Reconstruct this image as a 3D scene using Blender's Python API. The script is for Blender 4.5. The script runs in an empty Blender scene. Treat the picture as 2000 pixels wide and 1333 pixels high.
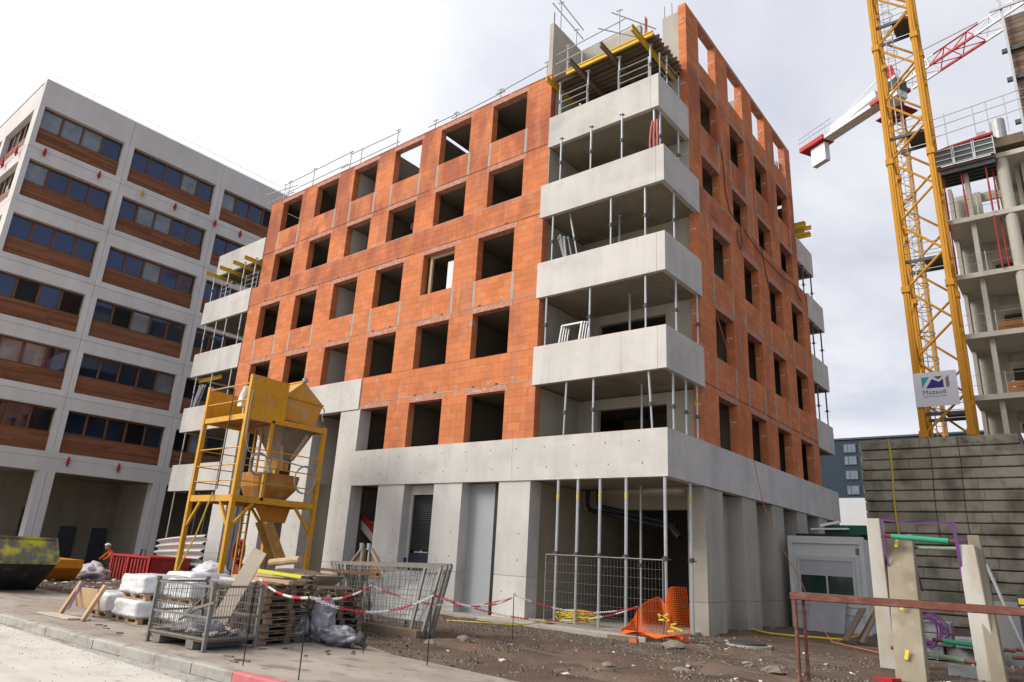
import bpy, math, random
from mathutils import Vector, Matrix
R = random.Random(11)
C = bpy.context.scene.collection
S = bpy.context.scene
# ---------------------------------------------------------------- camera
CAM = Vector((8.2843, -16.7532, 1.7918))
_r = Vector((.781747, .621260, .053925)); _u = Vector((.146191, -.266644, .952643)); _f = Vector((-.606218, .736843, .299271))
cd = bpy.data.cameras.new('camera'); cam = bpy.data.objects.new('camera', cd); C.objects.link(cam)
cd.sensor_width = 36; cd.lens = 24.3137; cd.clip_start = .1; cd.clip_end = 3000
cam.matrix_world = Matrix(((_r.x, _u.x, -_f.x, CAM.x), (_r.y, _u.y, -_f.y, CAM.y), (_r.z, _u.z, -_f.z, CAM.z), (0, 0, 0, 1)))
S.camera = cam
# ---------------------------------------------------------------- sky, sun, exposure
SUN = Vector((-.60, -.58, .56)).normalized()
W = bpy.data.worlds.new('World'); S.world = W; W.use_nodes = True
nt = W.node_tree; nt.nodes.clear()
def WN(t, **k):
    n = nt.nodes.new(t)
    for a, b in k.items(): setattr(n, a, b)
    return n
LK = nt.links.new
sky = WN('ShaderNodeTexSky', sky_type='NISHITA', sun_disc=False)
sky.sun_elevation = math.asin(SUN.z); sky.sun_rotation = math.atan2(SUN.x, SUN.y)
tc = WN('ShaderNodeTexCoord')
sep = WN('ShaderNodeSeparateXYZ'); LK(tc.outputs['Generated'], sep.inputs[0])
def wmath(op, a, b=None):
    n = WN('ShaderNodeMath', operation=op)
    for i, v in enumerate((a, b)):
        if v is None: continue
        if isinstance(v, (int, float)): n.inputs[i].default_value = v
        else: LK(v, n.inputs[i])
    return n.outputs[0]
zz = wmath('ADD', wmath('MAXIMUM', sep.outputs[2], 0.), .25)
cmb = WN('ShaderNodeCombineXYZ'); LK(wmath('DIVIDE', sep.outputs[0], zz), cmb.inputs[0]); LK(wmath('DIVIDE', sep.outputs[1], zz), cmb.inputs[1])
no = WN('ShaderNodeTexNoise'); no.inputs['Scale'].default_value = 1.7; no.inputs['Detail'].default_value = 8; no.inputs['Roughness'].default_value = .55; no.inputs['Distortion'].default_value = .4
LK(cmb.outputs[0], no.inputs['Vector'])
no2 = WN('ShaderNodeTexNoise'); no2.inputs['Scale'].default_value = .55; no2.inputs['Detail'].default_value = 4
LK(cmb.outputs[0], no2.inputs['Vector'])
rp = WN('ShaderNodeValToRGB'); rp.color_ramp.elements[0].position = .38; rp.color_ramp.elements[0].color = (.60, .625, .73, 1)
rp.color_ramp.elements[1].position = .58; rp.color_ramp.elements[1].color = (.94, .94, .97, 1)
LK(wmath('ADD', wmath('MULTIPLY', no.outputs['Fac'], .6), wmath('MULTIPLY', no2.outputs['Fac'], .4)), rp.inputs[0])
# the glow of the veiled sun, broad round its true direction
dt = WN('ShaderNodeVectorMath', operation='DOT_PRODUCT'); LK(tc.outputs['Generated'], dt.inputs[0]); dt.inputs[1].default_value = SUN
glow = wmath('MULTIPLY', wmath('POWER', wmath('MAXIMUM', wmath('ADD', wmath('MULTIPLY', dt.outputs['Value'], .5), .5), 0.), 4.), .62)
gm = WN('ShaderNodeMix', data_type='RGBA', blend_type='ADD'); gm.inputs[0].default_value = 1.
# towards +X the cloud thins to the blue sky that the office windows mirror
mr = WN('ShaderNodeMapRange'); LK(sep.outputs[0], mr.inputs[0]); mr.inputs[1].default_value = .22; mr.inputs[2].default_value = .8; mr.inputs[4].default_value = .8
thin = WN('ShaderNodeMix', data_type='RGBA'); LK(mr.outputs[0], thin.inputs[0]); LK(rp.outputs[0], thin.inputs[6]); thin.inputs[7].default_value = (.30, .37, .53, 1)
LK(thin.outputs[2], gm.inputs[6]); gc = WN('ShaderNodeCombineColor')
for i in range(3): LK(glow, gc.inputs[i])
LK(gc.outputs[0], gm.inputs[7])
bg1 = WN('ShaderNodeBackground'); LK(sky.outputs[0], bg1.inputs[0]); bg1.inputs[1].default_value = .05
bg2 = WN('ShaderNodeBackground'); LK(gm.outputs[2], bg2.inputs[0]); bg2.inputs[1].default_value = .46
mx = WN('ShaderNodeMixShader'); mx.inputs[0].default_value = .9
LK(bg1.outputs[0], mx.inputs[1]); LK(bg2.outputs[0], mx.inputs[2])
wo = WN('ShaderNodeOutputWorld'); LK(mx.outputs[0], wo.inputs[0])
sl = bpy.data.lights.new('sun', 'SUN'); sl.energy = 1.5; sl.angle = math.radians(28); sl.color = (1, .95, .87)
so = bpy.data.objects.new('sun', sl); C.objects.link(so); so.rotation_euler = (-SUN).to_track_quat('-Z', 'Y').to_euler(); so.location = (0, 0, 60)
S.view_settings.view_transform = 'Standard'; S.view_settings.look = 'None'; S.view_settings.exposure = 1.2; S.view_settings.gamma = 1
S.view_settings.use_curve_mapping = False
try: S.cycles.max_bounces = 6; S.cycles.diffuse_bounces = 2; S.cycles.use_denoising = True
except Exception: pass

# ---------------------------------------------------------------- helpers
def mat(name, col, rough=.85, var=.10, sc=1.2, fine=.05, fsc=30, streak=0., stain=None, metal=0., rnd=0., bump=.1, bsc=60, spec=.3, ior=1.45, grain=None, alpha=1, trans=0):
    m = bpy.data.materials.new(name); m.use_nodes = True; n = m.node_tree.nodes; l = m.node_tree.links
    b = n['Principled BSDF']; b.inputs['Roughness'].default_value = rough; b.inputs['Metallic'].default_value = metal
    b.inputs['Specular IOR Level'].default_value = spec; b.inputs['IOR'].default_value = ior
    if trans: b.inputs['Transmission Weight'].default_value = trans
    g = n.new('ShaderNodeNewGeometry')
    def noise(scale, vec=None, detail=4, mp=None):
        t = n.new('ShaderNodeTexNoise'); t.inputs['Scale'].default_value = scale; t.inputs['Detail'].default_value = detail
        src = g.outputs['Position']
        if mp:
            v = n.new('ShaderNodeVectorMath'); v.operation = 'MULTIPLY'; l.new(src, v.inputs[0]); v.inputs[1].default_value = mp; src = v.outputs[0]
        l.new(src, t.inputs['Vector']); return t.outputs['Fac']
    def mth(op, a, bb):
        t = n.new('ShaderNodeMath'); t.operation = op
        for i, v in enumerate((a, bb)):
            if isinstance(v, (int, float)): t.inputs[i].default_value = v
            else: l.new(v, t.inputs[i])
        return t.outputs[0]
    def dev(f, k): return mth('MULTIPLY', mth('SUBTRACT', f, .5), 2 * k)
    val = 1.
    f2 = noise(fsc, detail=3)
    if var: val = mth('ADD', dev(noise(sc), var * 1.6), val)
    if fine: val = mth('ADD', dev(f2, fine * 1.6), val)
    if streak: val = mth('ADD', dev(noise(1., mp=(1.9, 1.9, .28), detail=7), streak * 1.7), val)
    if grain: val = mth('ADD', dev(noise(1., mp=grain, detail=5), .22), val)
    if rnd:
        a = n.new('ShaderNodeAttribute'); a.attribute_name = 'rnd'; val = mth('ADD', dev(a.outputs['Fac'], rnd), val)
    vm = n.new('ShaderNodeVectorMath'); vm.operation = 'SCALE'; vm.inputs[0].default_value = col[:3]
    if isinstance(val, (int, float)): vm.inputs['Scale'].default_value = val
    else: l.new(val, vm.inputs['Scale'])
    out = vm.outputs[0]
    for st in (stain or []):   # (colour, noise scale xyz, lo, hi, strength, zrange or None)
        colr, mp, lo, hi, k, zr = st
        mr = n.new('ShaderNodeMapRange'); l.new(noise(1., mp=mp, detail=6), mr.inputs[0]); mr.inputs[1].default_value = lo; mr.inputs[2].default_value = hi; mr.inputs[4].default_value = k
        fac = mr.outputs[0]
        if zr:
            sp = n.new('ShaderNodeSeparateXYZ'); l.new(g.outputs['Position'], sp.inputs[0])
            w1 = n.new('ShaderNodeMapRange'); l.new(sp.outputs[2], w1.inputs[0]); w1.inputs[1].default_value = zr[0]; w1.inputs[2].default_value = zr[1]
            w2 = n.new('ShaderNodeMapRange'); l.new(sp.outputs[2], w2.inputs[0]); w2.inputs[1].default_value = zr[3]; w2.inputs[2].default_value = zr[2]
            fac = mth('MULTIPLY', fac, mth('MULTIPLY', w1.outputs[0], w2.outputs[0]))
        mi = n.new('ShaderNodeMix'); mi.data_type = 'RGBA'; l.new(fac, mi.inputs[0]); l.new(out, mi.inputs[6]); mi.inputs[7].default_value = (*colr, 1); out = mi.outputs[2]
    l.new(out, b.inputs['Base Color'])
    if bump:
        bp = n.new('ShaderNodeBump'); bp.inputs['Strength'].default_value = bump; bp.inputs['Distance'].default_value = .02
        l.new(noise(bsc, detail=5) if bsc != fsc else f2, bp.inputs['Height']); l.new(bp.outputs[0], b.inputs['Normal'])
    return m

def root_of(o):
    while o.parent: o = o.parent
    return o
class B:
    """collects shapes in world coordinates; build() links them as one mesh"""
    def __init__(s): s.v = []; s.f = []; s.r = []; s.m = []; s.mi = 0
    def add(s, vs, fs, rnd=None):
        k = len(s.v); s.v += [tuple(x) for x in vs]; q = R.random() if rnd is None else rnd
        for f in fs: s.f.append(tuple(i + k for i in f)); s.r.append(q); s.m.append(s.mi)
        return s
    def bx(s, x0, x1, y0, y1, z0, z1, M=None, rnd=None):
        if x0 > x1: x0, x1 = x1, x0
        if y0 > y1: y0, y1 = y1, y0
        if z0 > z1: z0, z1 = z1, z0
        vs = [Vector(p) for p in ((x0, y0, z0), (x1, y0, z0), (x1, y1, z0), (x0, y1, z0), (x0, y0, z1), (x1, y0, z1), (x1, y1, z1), (x0, y1, z1))]
        if M: vs = [M @ v for v in vs]
        return s.add(vs, ((3, 2, 1, 0), (4, 5, 6, 7), (0, 1, 5, 4), (1, 2, 6, 5), (2, 3, 7, 6), (3, 0, 4, 7)), rnd)
    def beam(s, p, q, w, h, up=(0, 0, 1), rnd=None):
        p = Vector(p); q = Vector(q); d = q - p; L = d.length; d.normalize(); up = Vector(up)
        if abs(d.dot(up)) > .98: up = Vector((0, 1, 0))
        a = d.cross(up).normalized(); b = a.cross(d)
        return s.bx(-w / 2, w / 2, 0, L, -h / 2, h / 2, Matrix(((a.x, d.x, b.x, p.x), (a.y, d.y, b.y, p.y), (a.z, d.z, b.z, p.z), (0, 0, 0, 1))), rnd)
    def cyl(s, p, q, r, n=8, r2=None, cap=True, rnd=None):
        p = Vector(p); q = Vector(q); d = (q - p).normalized(); t = Vector((0, 0, 1)) if abs(d.z) < .9 else Vector((1, 0, 0))
        a = d.cross(t).normalized(); b = d.cross(a); r2 = r if r2 is None else r2
        vs = [p + (a * math.cos(i * 2 * math.pi / n) + b * math.sin(i * 2 * math.pi / n)) * r for i in range(n)] + [q + (a * math.cos(i * 2 * math.pi / n) + b * math.sin(i * 2 * math.pi / n)) * r2 for i in range(n)]
        fs = [((i + 1) % n, i, n + i, n + (i + 1) % n) for i in range(n)]
        if cap: fs += [tuple(range(n)), tuple(range(2 * n - 1, n - 1, -1))]
        return s.add(vs, fs, rnd)
    def tube(s, pts, r, n=6, rnd=None):
        q = R.random() if rnd is None else rnd
        pts = [Vector(p) for p in pts]; rings = []; pa = None
        for i, p in enumerate(pts):
            d = (pts[min(i + 1, len(pts) - 1)] - pts[max(i - 1, 0)]).normalized()
            if pa is None: pa = d.cross(Vector((0, 0, 1)) if abs(d.z) < .9 else Vector((1, 0, 0))).normalized()
            a = (pa - d * pa.dot(d)).normalized(); pa = a; b = d.cross(a)
            rings.append([p + (a * math.cos(j * 2 * math.pi / n) + b * math.sin(j * 2 * math.pi / n)) * r for j in range(n)])
        vs = [v for rg in rings for v in rg]; fs = []
        for i in range(len(pts) - 1):
            for j in range(n): fs.append((i * n + (j + 1) % n, i * n + j, (i + 1) * n + j, (i + 1) * n + (j + 1) % n))
        return s.add(vs, fs, q)
    def prism(s, poly, vec, rnd=None):
        n = len(poly); vec = Vector(vec); vs = [Vector(p) for p in poly]; vs += [v + vec for v in vs]
        return s.add(vs, [tuple(range(n - 1, -1, -1)), tuple(range(n, 2 * n))] + [(i, (i + 1) % n, n + (i + 1) % n, n + i) for i in range(n)], rnd)
    def loft(s, rings, cap=True, rnd=None):
        n = len(rings[0]); vs = [Vector(v) for r in rings for v in r]; fs = []
        for i in range(len(rings) - 1):
            for j in range(n): fs.append((i * n + j, i * n + (j + 1) % n, (i + 1) * n + (j + 1) % n, (i + 1) * n + j))
        if cap: fs += [tuple(range(n - 1, -1, -1)), tuple(range((len(rings) - 1) * n, len(rings) * n))]
        return s.add(vs, fs, rnd)
    def grid(s, fn, nu, nv):
        vs = [fn(i / nu, j / nv) for j in range(nv + 1) for i in range(nu + 1)]
        return s.add(vs, [(j * (nu + 1) + i, j * (nu + 1) + i + 1, (j + 1) * (nu + 1) + i + 1, (j + 1) * (nu + 1) + i) for j in range(nv) for i in range(nu)])
    def build(s, name, m, parent=None, smooth=False, kind=None, label=None, bevel=0, at=None, solid=0):
        if parent: off = root_of(parent).location.copy()
        elif at is not None: off = Vector(at)
        else:
            xs = [[v[k] for v in s.v] for k in range(3)]; off = Vector(((min(xs[0]) + max(xs[0])) / 2, (min(xs[1]) + max(xs[1])) / 2, min(xs[2])))
        me = bpy.data.meshes.new(name); me.from_pydata([(v[0] - off.x, v[1] - off.y, v[2] - off.z) for v in s.v], [], s.f)
        at_ = me.attributes.new('rnd', 'FLOAT', 'FACE'); at_.data.foreach_set('value', s.r)
        for q in (m if isinstance(m, (list, tuple)) else [m]): me.materials.append(q)
        if isinstance(m, (list, tuple)): me.polygons.foreach_set('material_index', s.m)
        if smooth: me.polygons.foreach_set('use_smooth', [True] * len(me.polygons))
        o = bpy.data.objects.new(name, me); C.objects.link(o)
        if parent: o.parent = parent
        else: o.location = off
        if bevel:
            bm = o.modifiers.new('bevel', 'BEVEL'); bm.width = bevel; bm.segments = 2; bm.limit_method = 'ANGLE'
        if kind: o['kind'] = kind
        if label: o['label'] = label
        return o
def tag(o, label, cat, group=None):
    o['label'] = label; o['category'] = cat; o['kind'] = 'thing'
    if group: o['group'] = group
    return o
def thing(name, label, cat, loc=(0, 0, 0), group=None):
    o = bpy.data.objects.new(name, None); C.objects.link(o); o.location = loc; o.empty_display_size = .2
    return tag(o, label, cat, group)
def copy_tree(o, parent=None):
    c = o.copy(); C.objects.link(c)
    if parent: c.parent = parent
    for ch in list(o.children): copy_tree(ch, c)
    return c
def text_mesh(txt, size, M, name, m, parent, ext=.002, spacing=1.0):
    cu = bpy.data.curves.new(name, 'FONT'); cu.body = txt; cu.size = size; cu.extrude = ext; cu.space_character = spacing; cu.resolution_u = 2
    to = bpy.data.objects.new(name, cu); C.objects.link(to)
    me = bpy.data.meshes.new_from_object(to.evaluated_get(bpy.context.evaluated_depsgraph_get()))
    C.objects.unlink(to); bpy.data.objects.remove(to); bpy.data.curves.remove(cu)
    off = root_of(parent).location
    me.transform(Matrix.Translation(-off) @ M); me.materials.clear(); me.materials.append(m); me.name = name
    o = bpy.data.objects.new(name, me); C.objects.link(o); o.parent = parent
    return o
ORD = ['first', 'second', 'third', 'fourth', 'fifth', 'sixth', 'seventh', 'eighth', 'ninth', 'tenth', 'eleventh', 'twelfth']
# ---------------------------------------------------------------- materials
CONC = mat('pale_concrete', (.53, .505, .47), var=.13, sc=.7, fine=.06, streak=.10, rnd=.06, stain=[((.36, .31, .25), (4, 4, .22), .64, .76, .5, None), ((.60, .57, .53), (.9, .9, 1.4), .52, .64, .4, None), ((.33, .31, .28), (1.2, 1.2, 1.6), .55, .75, .35, None), ((.62, .6, .57), (3, 3, .5), .6, .8, .35, None)])
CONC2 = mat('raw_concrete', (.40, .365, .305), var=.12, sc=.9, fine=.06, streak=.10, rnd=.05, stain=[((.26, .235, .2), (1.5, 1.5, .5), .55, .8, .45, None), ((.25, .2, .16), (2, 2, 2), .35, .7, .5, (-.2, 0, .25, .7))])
CONCIN = mat('shaded_inner_concrete', (.15, .128, .097), var=.15, sc=.6, fine=.05, streak=.08)  # base darkened to put the shade of deep rooms and recesses into the colour
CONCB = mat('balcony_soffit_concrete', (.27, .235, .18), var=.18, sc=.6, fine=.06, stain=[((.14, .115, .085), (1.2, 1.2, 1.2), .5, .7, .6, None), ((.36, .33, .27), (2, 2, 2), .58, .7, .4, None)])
OFFC = mat('grey_facade_concrete', (.60, .575, .55), var=.10, sc=.35, fine=.04, streak=.07, rnd=.04)
TERRA = mat('terracotta', (.57, .188, .072), rough=.9, var=.13, sc=.9, fine=.06, fsc=20, rnd=.11, bsc=45, bump=.2,
            stain=[((.34, .115, .065), (.8, .8, .5), .50, .68, .55, None), ((.44, .23, .16), (1.6, 1.6, .35), .56, .75, .5, None), ((.50, .38, .30), (4.5, 4.5, .5), .61, .74, .5, None), ((.42, .36, .30), (3.2, 3.2, 3.2), .62, .70, .6, None), ((.27, .085, .055), (1.3, 1.3, .5), .36, .62, .65, (12.9, 13.15, 13.95, 14.0)), ((.30, .085, .05), (1.1, 1.1, .45), .42, .58, .7, (15.0, 15.8, 18.9, 19.0))])
LINT = mat('lintel_clay', (.45, .20, .13), rough=.9, var=.14, sc=2.5, fine=.08, stain=[((.55, .42, .36), (6, 6, 14), .5, .7, .7, None)])
MORT = mat('mortar', (.36, .335, .29), rough=.95, var=.12, sc=4)
MORTD = mat('dark_joint', (.10, .06, .045), var=.2)
WHITE = mat('white_chalk', (.72, .68, .66), var=.1)
GALV = mat('galvanised_steel', (.46, .47, .47), rough=.45, metal=.55, var=.12, sc=6, fine=.08, bump=.03)
STEELD = mat('dark_steel', (.09, .095, .10), rough=.5, metal=.5, var=.2, sc=5)
BLACK = mat('black_plastic', (.02, .02, .022), rough=.5, var=.1)
YEL = mat('yellow_paint', (.60, .305, .022), rough=.55, var=.15, sc=2.5, fine=.08, bump=.06, stain=[((.38, .31, .22), (2.2, 2.2, 1.2), .54, .72, .7, None), ((.20, .10, .04), (9, 9, 9), .62, .72, .7, None)])
YELC = mat('crane_yellow', (.57, .265, .018), rough=.5, var=.10, sc=1.5, bump=.03, stain=[((.35, .17, .06), (3, 3, 3), .62, .8, .6, None)])
YELB = mat('formwork_yellow', (.62, .40, .03), rough=.6, var=.12, sc=3)
WOOD = mat('pine_timber', (.46, .32, .19), rough=.85, var=.14, sc=3, rnd=.18, fine=.05)
WOODG = mat('weathered_timber', (.20, .142, .098), rough=.9, var=.2, sc=4, rnd=.30, fine=.08, stain=[((.12, .10, .085), (4, 4, 4), .5, .7, .5, None)])
PLY = mat('ply_board', (.55, .46, .36), rough=.8, var=.12, sc=4, rnd=.1)
CLAD = mat('cedar_cladding', (.20, .080, .036), rough=.7, rnd=.28, var=.10, sc=.7, grain=(10, 1.6, 26))
FRAME = mat('timber_window_frame', (.15, .07, .03), rough=.6, var=.12)
GLASS = mat('window_glass', (.014, .019, .034), rough=.04, var=.2, sc=.4, bump=.015, bsc=.7, spec=.5, ior=2.0, fine=0)
GLASS.node_tree.nodes['Principled BSDF'].inputs['Specular Tint'].default_value = (.62, .70, 1.0, 1)
GLASSK = mat('dark_window_glass', (.012, .012, .012), rough=.08, var=.2, sc=.4, bump=.0, spec=.3, ior=1.4, fine=0)
GLASSD = mat('green_glass', (.012, .035, .028), rough=.06, var=.3, sc=2, bump=0, spec=.6, ior=1.5)
RED = mat('red_paint', (.42, .022, .02), rough=.5, var=.14, sc=3)
REDD = mat('dull_red_paint', (.30, .025, .022), rough=.6, var=.2, sc=3, stain=[((.13, .04, .03), (4, 4, 4), .5, .7, .6, None)])
WHT = mat('white_paint', (.74, .73, .71), rough=.5, var=.08, sc=2)
PURPLE = mat('purple_strap', (.12, .04, .16), rough=.6, var=.12, sc=8)
GREEN = mat('green_steel', (.03, .30, .17), rough=.5, var=.15, sc=5)
GREENG = mat('faded_green_steel', (.20, .29, .20), rough=.6, var=.2, sc=6, stain=[((.24, .17, .12), (9, 9, 9), .5, .65, .7, None)])
RUST = mat('rusty_steel', (.17, .065, .045), rough=.7, var=.25, sc=5, fine=.15, metal=.15, stain=[((.27, .16, .13), (3, 3, 10), .5, .7, .6, None)])
ORNET = mat('orange_net', (.78, .13, .01), rough=.6, var=.1)
YHOSE = mat('yellow_hose', (.60, .45, .04), rough=.5, var=.1)
WRAP = mat('white_film', (.68, .69, .70), rough=.3, var=.12, sc=3, bump=.9, bsc=11, spec=.5, stain=[((.40, .37, .33), (3, 3, 3), .58, .72, .5, None)])
BAGM = mat('grey_plastic_film', (.22, .22, .245), rough=.25, var=.35, sc=5, fine=.15, bump=1., bsc=14, spec=.6, stain=[((.66, .66, .67), (7, 7, 12), .58, .72, .7, None)])
BLUEB = mat('navy_cladding', (.022, .04, .058), rough=.6, var=.08, sc=.4)
PURPK = mat('site_cabin_grey', (.54, .55, .53), rough=.5, var=.06, sc=1.5, bump=.03)
# ================================================================ GROUND
ROADM = mat('pale_road_surface', (.58, .54, .47), rough=.95, var=.09, sc=.8, fine=.08, fsc=45, bump=.25, bsc=80, stain=[((.36, .31, .25), (.9, 2.2, 1), .5, .72, .5, None), ((.30, .26, .21), (2.0, 7, 1), .6, .72, .55, None), ((.66, .62, .55), (.7, 1.4, 1), .52, .7, .6, None)])
PAVEM = mat('pavement_asphalt', (.32, .27, .22), rough=.95, var=.2, sc=1.1, fine=.13, fsc=60, bump=.25, bsc=90, stain=[((.44, .39, .33), (.5, 1.1, 1), .5, .62, .55, None), ((.17, .14, .115), (1.2, 2.6, 1), .54, .66, .7, None), ((.13, .09, .065), (5, 7, 1), .62, .70, .7, None)])
DIRT = mat('brown_earth', (.115, .076, .053), rough=.97, var=.30, sc=.9, fine=.3, fsc=22, bump=.9, bsc=26, stain=[((.22, .165, .125), (.45, .7, 1), .50, .66, .5, None), ((.055, .04, .03), (.9, 1.3, 1), .53, .64, .7, None), ((.30, .25, .21), (16, 16, 16), .67, .74, .8, None)])
GRAVM = mat('grey_gravel', (.21, .172, .14), rough=.95, var=.15, rnd=.5, bump=.2)
KERBM = mat('kerb_concrete', (.40, .375, .335), rough=.92, var=.14, sc=2, rnd=.14, fine=.10, stain=[((.24, .20, .16), (3, 5, 5), .52, .68, .7, None)])
KERBR = mat('red_painted_kerb', (.56, .16, .17), rough=.85, var=.12, sc=4, rnd=.06, stain=[((.36, .27, .25), (5, 5, 5), .58, .72, .6, None)])
def struct(o): o['kind'] = 'structure'; return o
# far base sheet reaching the horizon
struct(B().bx(-900, 900, -900, 900, -1.0, -.10).build('ground', DIRT))
struct(B().bx(-60, 60, -60, -11.42, -.09, -.02).build('road', ROADM))
KY = lambda x: -11.20 + (x + 5) * .052 * (1 if x > -5 else .4)
pv = B()
pv.prism([(-40, KY(-40) + .14, -.05), (-5, KY(-5) + .14, -.05), (9, KY(9) + .14, -.05), (9, -8.9, -.05), (4, -8.35, -.05), (1.6, -8.1, -.05), (.4, -8.0, -.05), (-1.2, -7.9, -.05), (-2.2, -7.55, -.05), (-6, -7.9, -.05), (-40, -8.4, -.05)], (0, 0, .165))
struct(pv.build('pavement', PAVEM))
kerb = struct(B().bx(-40, 12, -11.6, -10.75, -.09, -.035).build('kerb', KERBM, at=(0, 0, 0)))
x = -34.
while x < 6:
    L = 1.0; a = x + .008; b_ = x + L - .008; q = R.uniform(-.004, .004)
    poly = []
    k = B(); ya, yb = KY(a), KY(b_)
    sec = [(0, -.03), (0, .105), (.03, .128), (.15, .128), (.15, -.03)]
    k.loft([[(a, ya + s - .02 + q, z + q) for s, z in sec], [(b_, yb + s - .02 + q, z + q) for s, z in sec]])
    o = k.build('kerbstone', KERBR if x > -1.45 else KERBM, kerb)
    if x > -1.45: o['label'] = 'red painted kerbstone'
    x += L
# uneven earth
from mathutils import noise as NZ
def gh(x, y):
    n = NZ.noise(Vector((x * .35, y * .35, 0))) * .06 + NZ.noise(Vector((x * 1.3, y * 1.3, 3))) * .035 + NZ.noise(Vector((x * 4, y * 4, 7))) * .018
    base = .10
    d = max(0., -7.6 - y); base -= d * .09
    for q in (0., 1.75):      # tyre ruts curving past the corner
        yy = -6.3 + .035 * (x - 1) ** 2 + q; base -= .11 * math.exp(-((y - yy) / .17) ** 2) * (x > -2.5) - .04 * math.exp(-((y - yy - .34) / .13) ** 2) * (x > -2.5)
    if -27 < x < 0 and y > -1.2: base -= .03
    return base + n
def dirt(u, v): X = -26 + u * 42; Y = -8.6 + v * 29; return (X, Y, gh(X, Y) if not (-27.2 < X < -.2 and Y > .3) else -.05)
struct(B().grid(dirt, 300, 210).build('earth_ground', DIRT, smooth=True, at=(0, 0, 0)))
struct(B().grid(lambda u, v: (-60 + u * 34, -8.5 + v * 30, .04 + NZ.noise(Vector((u * 20, v * 20, 1))) * .03), 60, 50).build('yard_ground', DIRT, smooth=True, at=(0, 0, 0)))
# loose stones: uncountable
def rock(b, x, y, z, r):
    vs = []
    for i in range(5): a = i * 1.2566 + R.random(); vs.append((x + math.cos(a) * r * R.uniform(.7, 1.2), y + math.sin(a) * r * R.uniform(.7, 1.2), z - r * .3))
    for i in range(3): a = i * 2.09 + R.random(); vs.append((x + math.cos(a) * r * .55, y + math.sin(a) * r * .55, z + r * R.uniform(.35, .8)))
    b.add(vs, [(0, 1, 5), (1, 2, 5), (2, 6, 5), (2, 3, 6), (3, 4, 6), (4, 7, 6), (4, 0, 7), (0, 5, 7), (5, 6, 7)])
gb = B()
for i in range(11000):
    t = R.random()
    X = R.uniform(-4, 8.5); Y = R.uniform(-8.3, 1.5) if t < .75 else R.uniform(-8, 12)
    if NZ.noise(Vector((X * .7, Y * .7, 5))) + R.uniform(-.25, .25) < .02: continue
    if X < -.3 and Y > -.7: continue
    if X > .2 and Y < -8.3: continue
    rock(gb, X, Y, gh(X, Y), R.choice((.012, .018, .025, .035)) * R.uniform(.7, 1.5))
for i in range(2500):
    X = R.uniform(-5.2, .9); Y = R.uniform(-3.2, -.6); rock(gb, X, Y, gh(X, Y), R.uniform(.01, .028))
gb.build('gravel', GRAVM, kind='stuff', at=(0, 0, 0))
gb = B()
for i in range(2600):
    X = R.uniform(-24, -5); Y = R.uniform(-8.2, -1.2); rock(gb, X, Y, gh(X, Y), R.uniform(.02, .06))
gb.build('rubble', GRAVM, kind='stuff', at=(0, 0, 0))
gb = B()
for i in range(1400):
    X = R.uniform(-30, 8); Y = KY(X) + R.uniform(-2.2, -.1) * R.random() - .05; rock(gb, X, Y, -.018, R.uniform(.004, .012))
gb.build('road_grit', GRAVM, kind='stuff', at=(0, 0, 0))
LUMPM = mat('dirty_lump', (.20, .165, .135), var=.25, sc=5, fine=.15, fsc=25, bump=.6, stain=[((.34, .31, .27), (7, 7, 7), .55, .7, .7, None)])
# bigger lumps of rubble, one thing each
for i, (X, Y, r, w) in enumerate([(-2.3, -5.9, .18, 'in front of the mesh panels'), (-1.7, -5.6, .13, 'right of the mesh panels'), (.9, -1.6, .22, 'under the foot of the orange net'), (2.5, -4.6, .14, 'in the open earth before the rail'), (3.6, -3.2, .16, 'left of the rusty rail post'), (2.9, -2.6, .10, 'between the manhole and the rail'), (1.4, -5.2, .10, 'in the middle of the open earth'), (5.4, -.3, .17, 'between the leaning slabs')]):
    b = B(); n = 9; rings = []
    for j in range(5):
        t = j / 4; rr = r * math.sin(.5 + t * 2.3); rings.append([(X + math.cos(k * 6.283 / n) * rr * R.uniform(.75, 1.25) * 1.3, Y + math.sin(k * 6.283 / n) * rr * R.uniform(.75, 1.25), gh(X, Y) - r * .3 + t * r * 1.1) for k in range(n)])
    tag(b.loft(rings).build('rubble_lump', LUMPM), 'broken lump of grey concrete ' + w, 'rubble', 'lumps of broken concrete')
# ================================================================ BRICK BUILDING
E_ = .30            # the two upper storeys stand back by this much
bb = thing('brick_building', 'orange terracotta block building under construction with concrete balconies at its corner', 'building')
def wp(face, s, d, z, e=0.): return (-s, e + d, z) if face == 'L' else (-e - d, s, z)
def fb(b, face, s0, s1, d0, d1, z0, z1, e=0., rnd=None):
    p = wp(face, s0, d0, z0, e); q = wp(face, s1, d1, z1, e); b.bx(p[0], q[0], p[1], q[1], p[2], q[2], rnd=rnd)
LC = [(19.80, 21.43), (16.94, 18.57), (14.13, 15.74), (11.30, 12.96), (8.50, 10.16), (5.68, 7.34)]   # window columns C1..C6 along the left facade
RC = [(3.60, 5.15), (6.38, 7.90), (9.06, 10.60), (11.78, 13.40)]
ROW = {1: (5.34, 6.96), 2: (8.22, 9.88), 3: (11.12, 12.79), 4: (14.08, 15.69), 5: (16.95, 18.60), 6: (19.62, 21.38)}
blocks = []         # every terracotta block of the building: (corner boxes)
back = B(); lintels = []; strips = []; joints = B()
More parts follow.
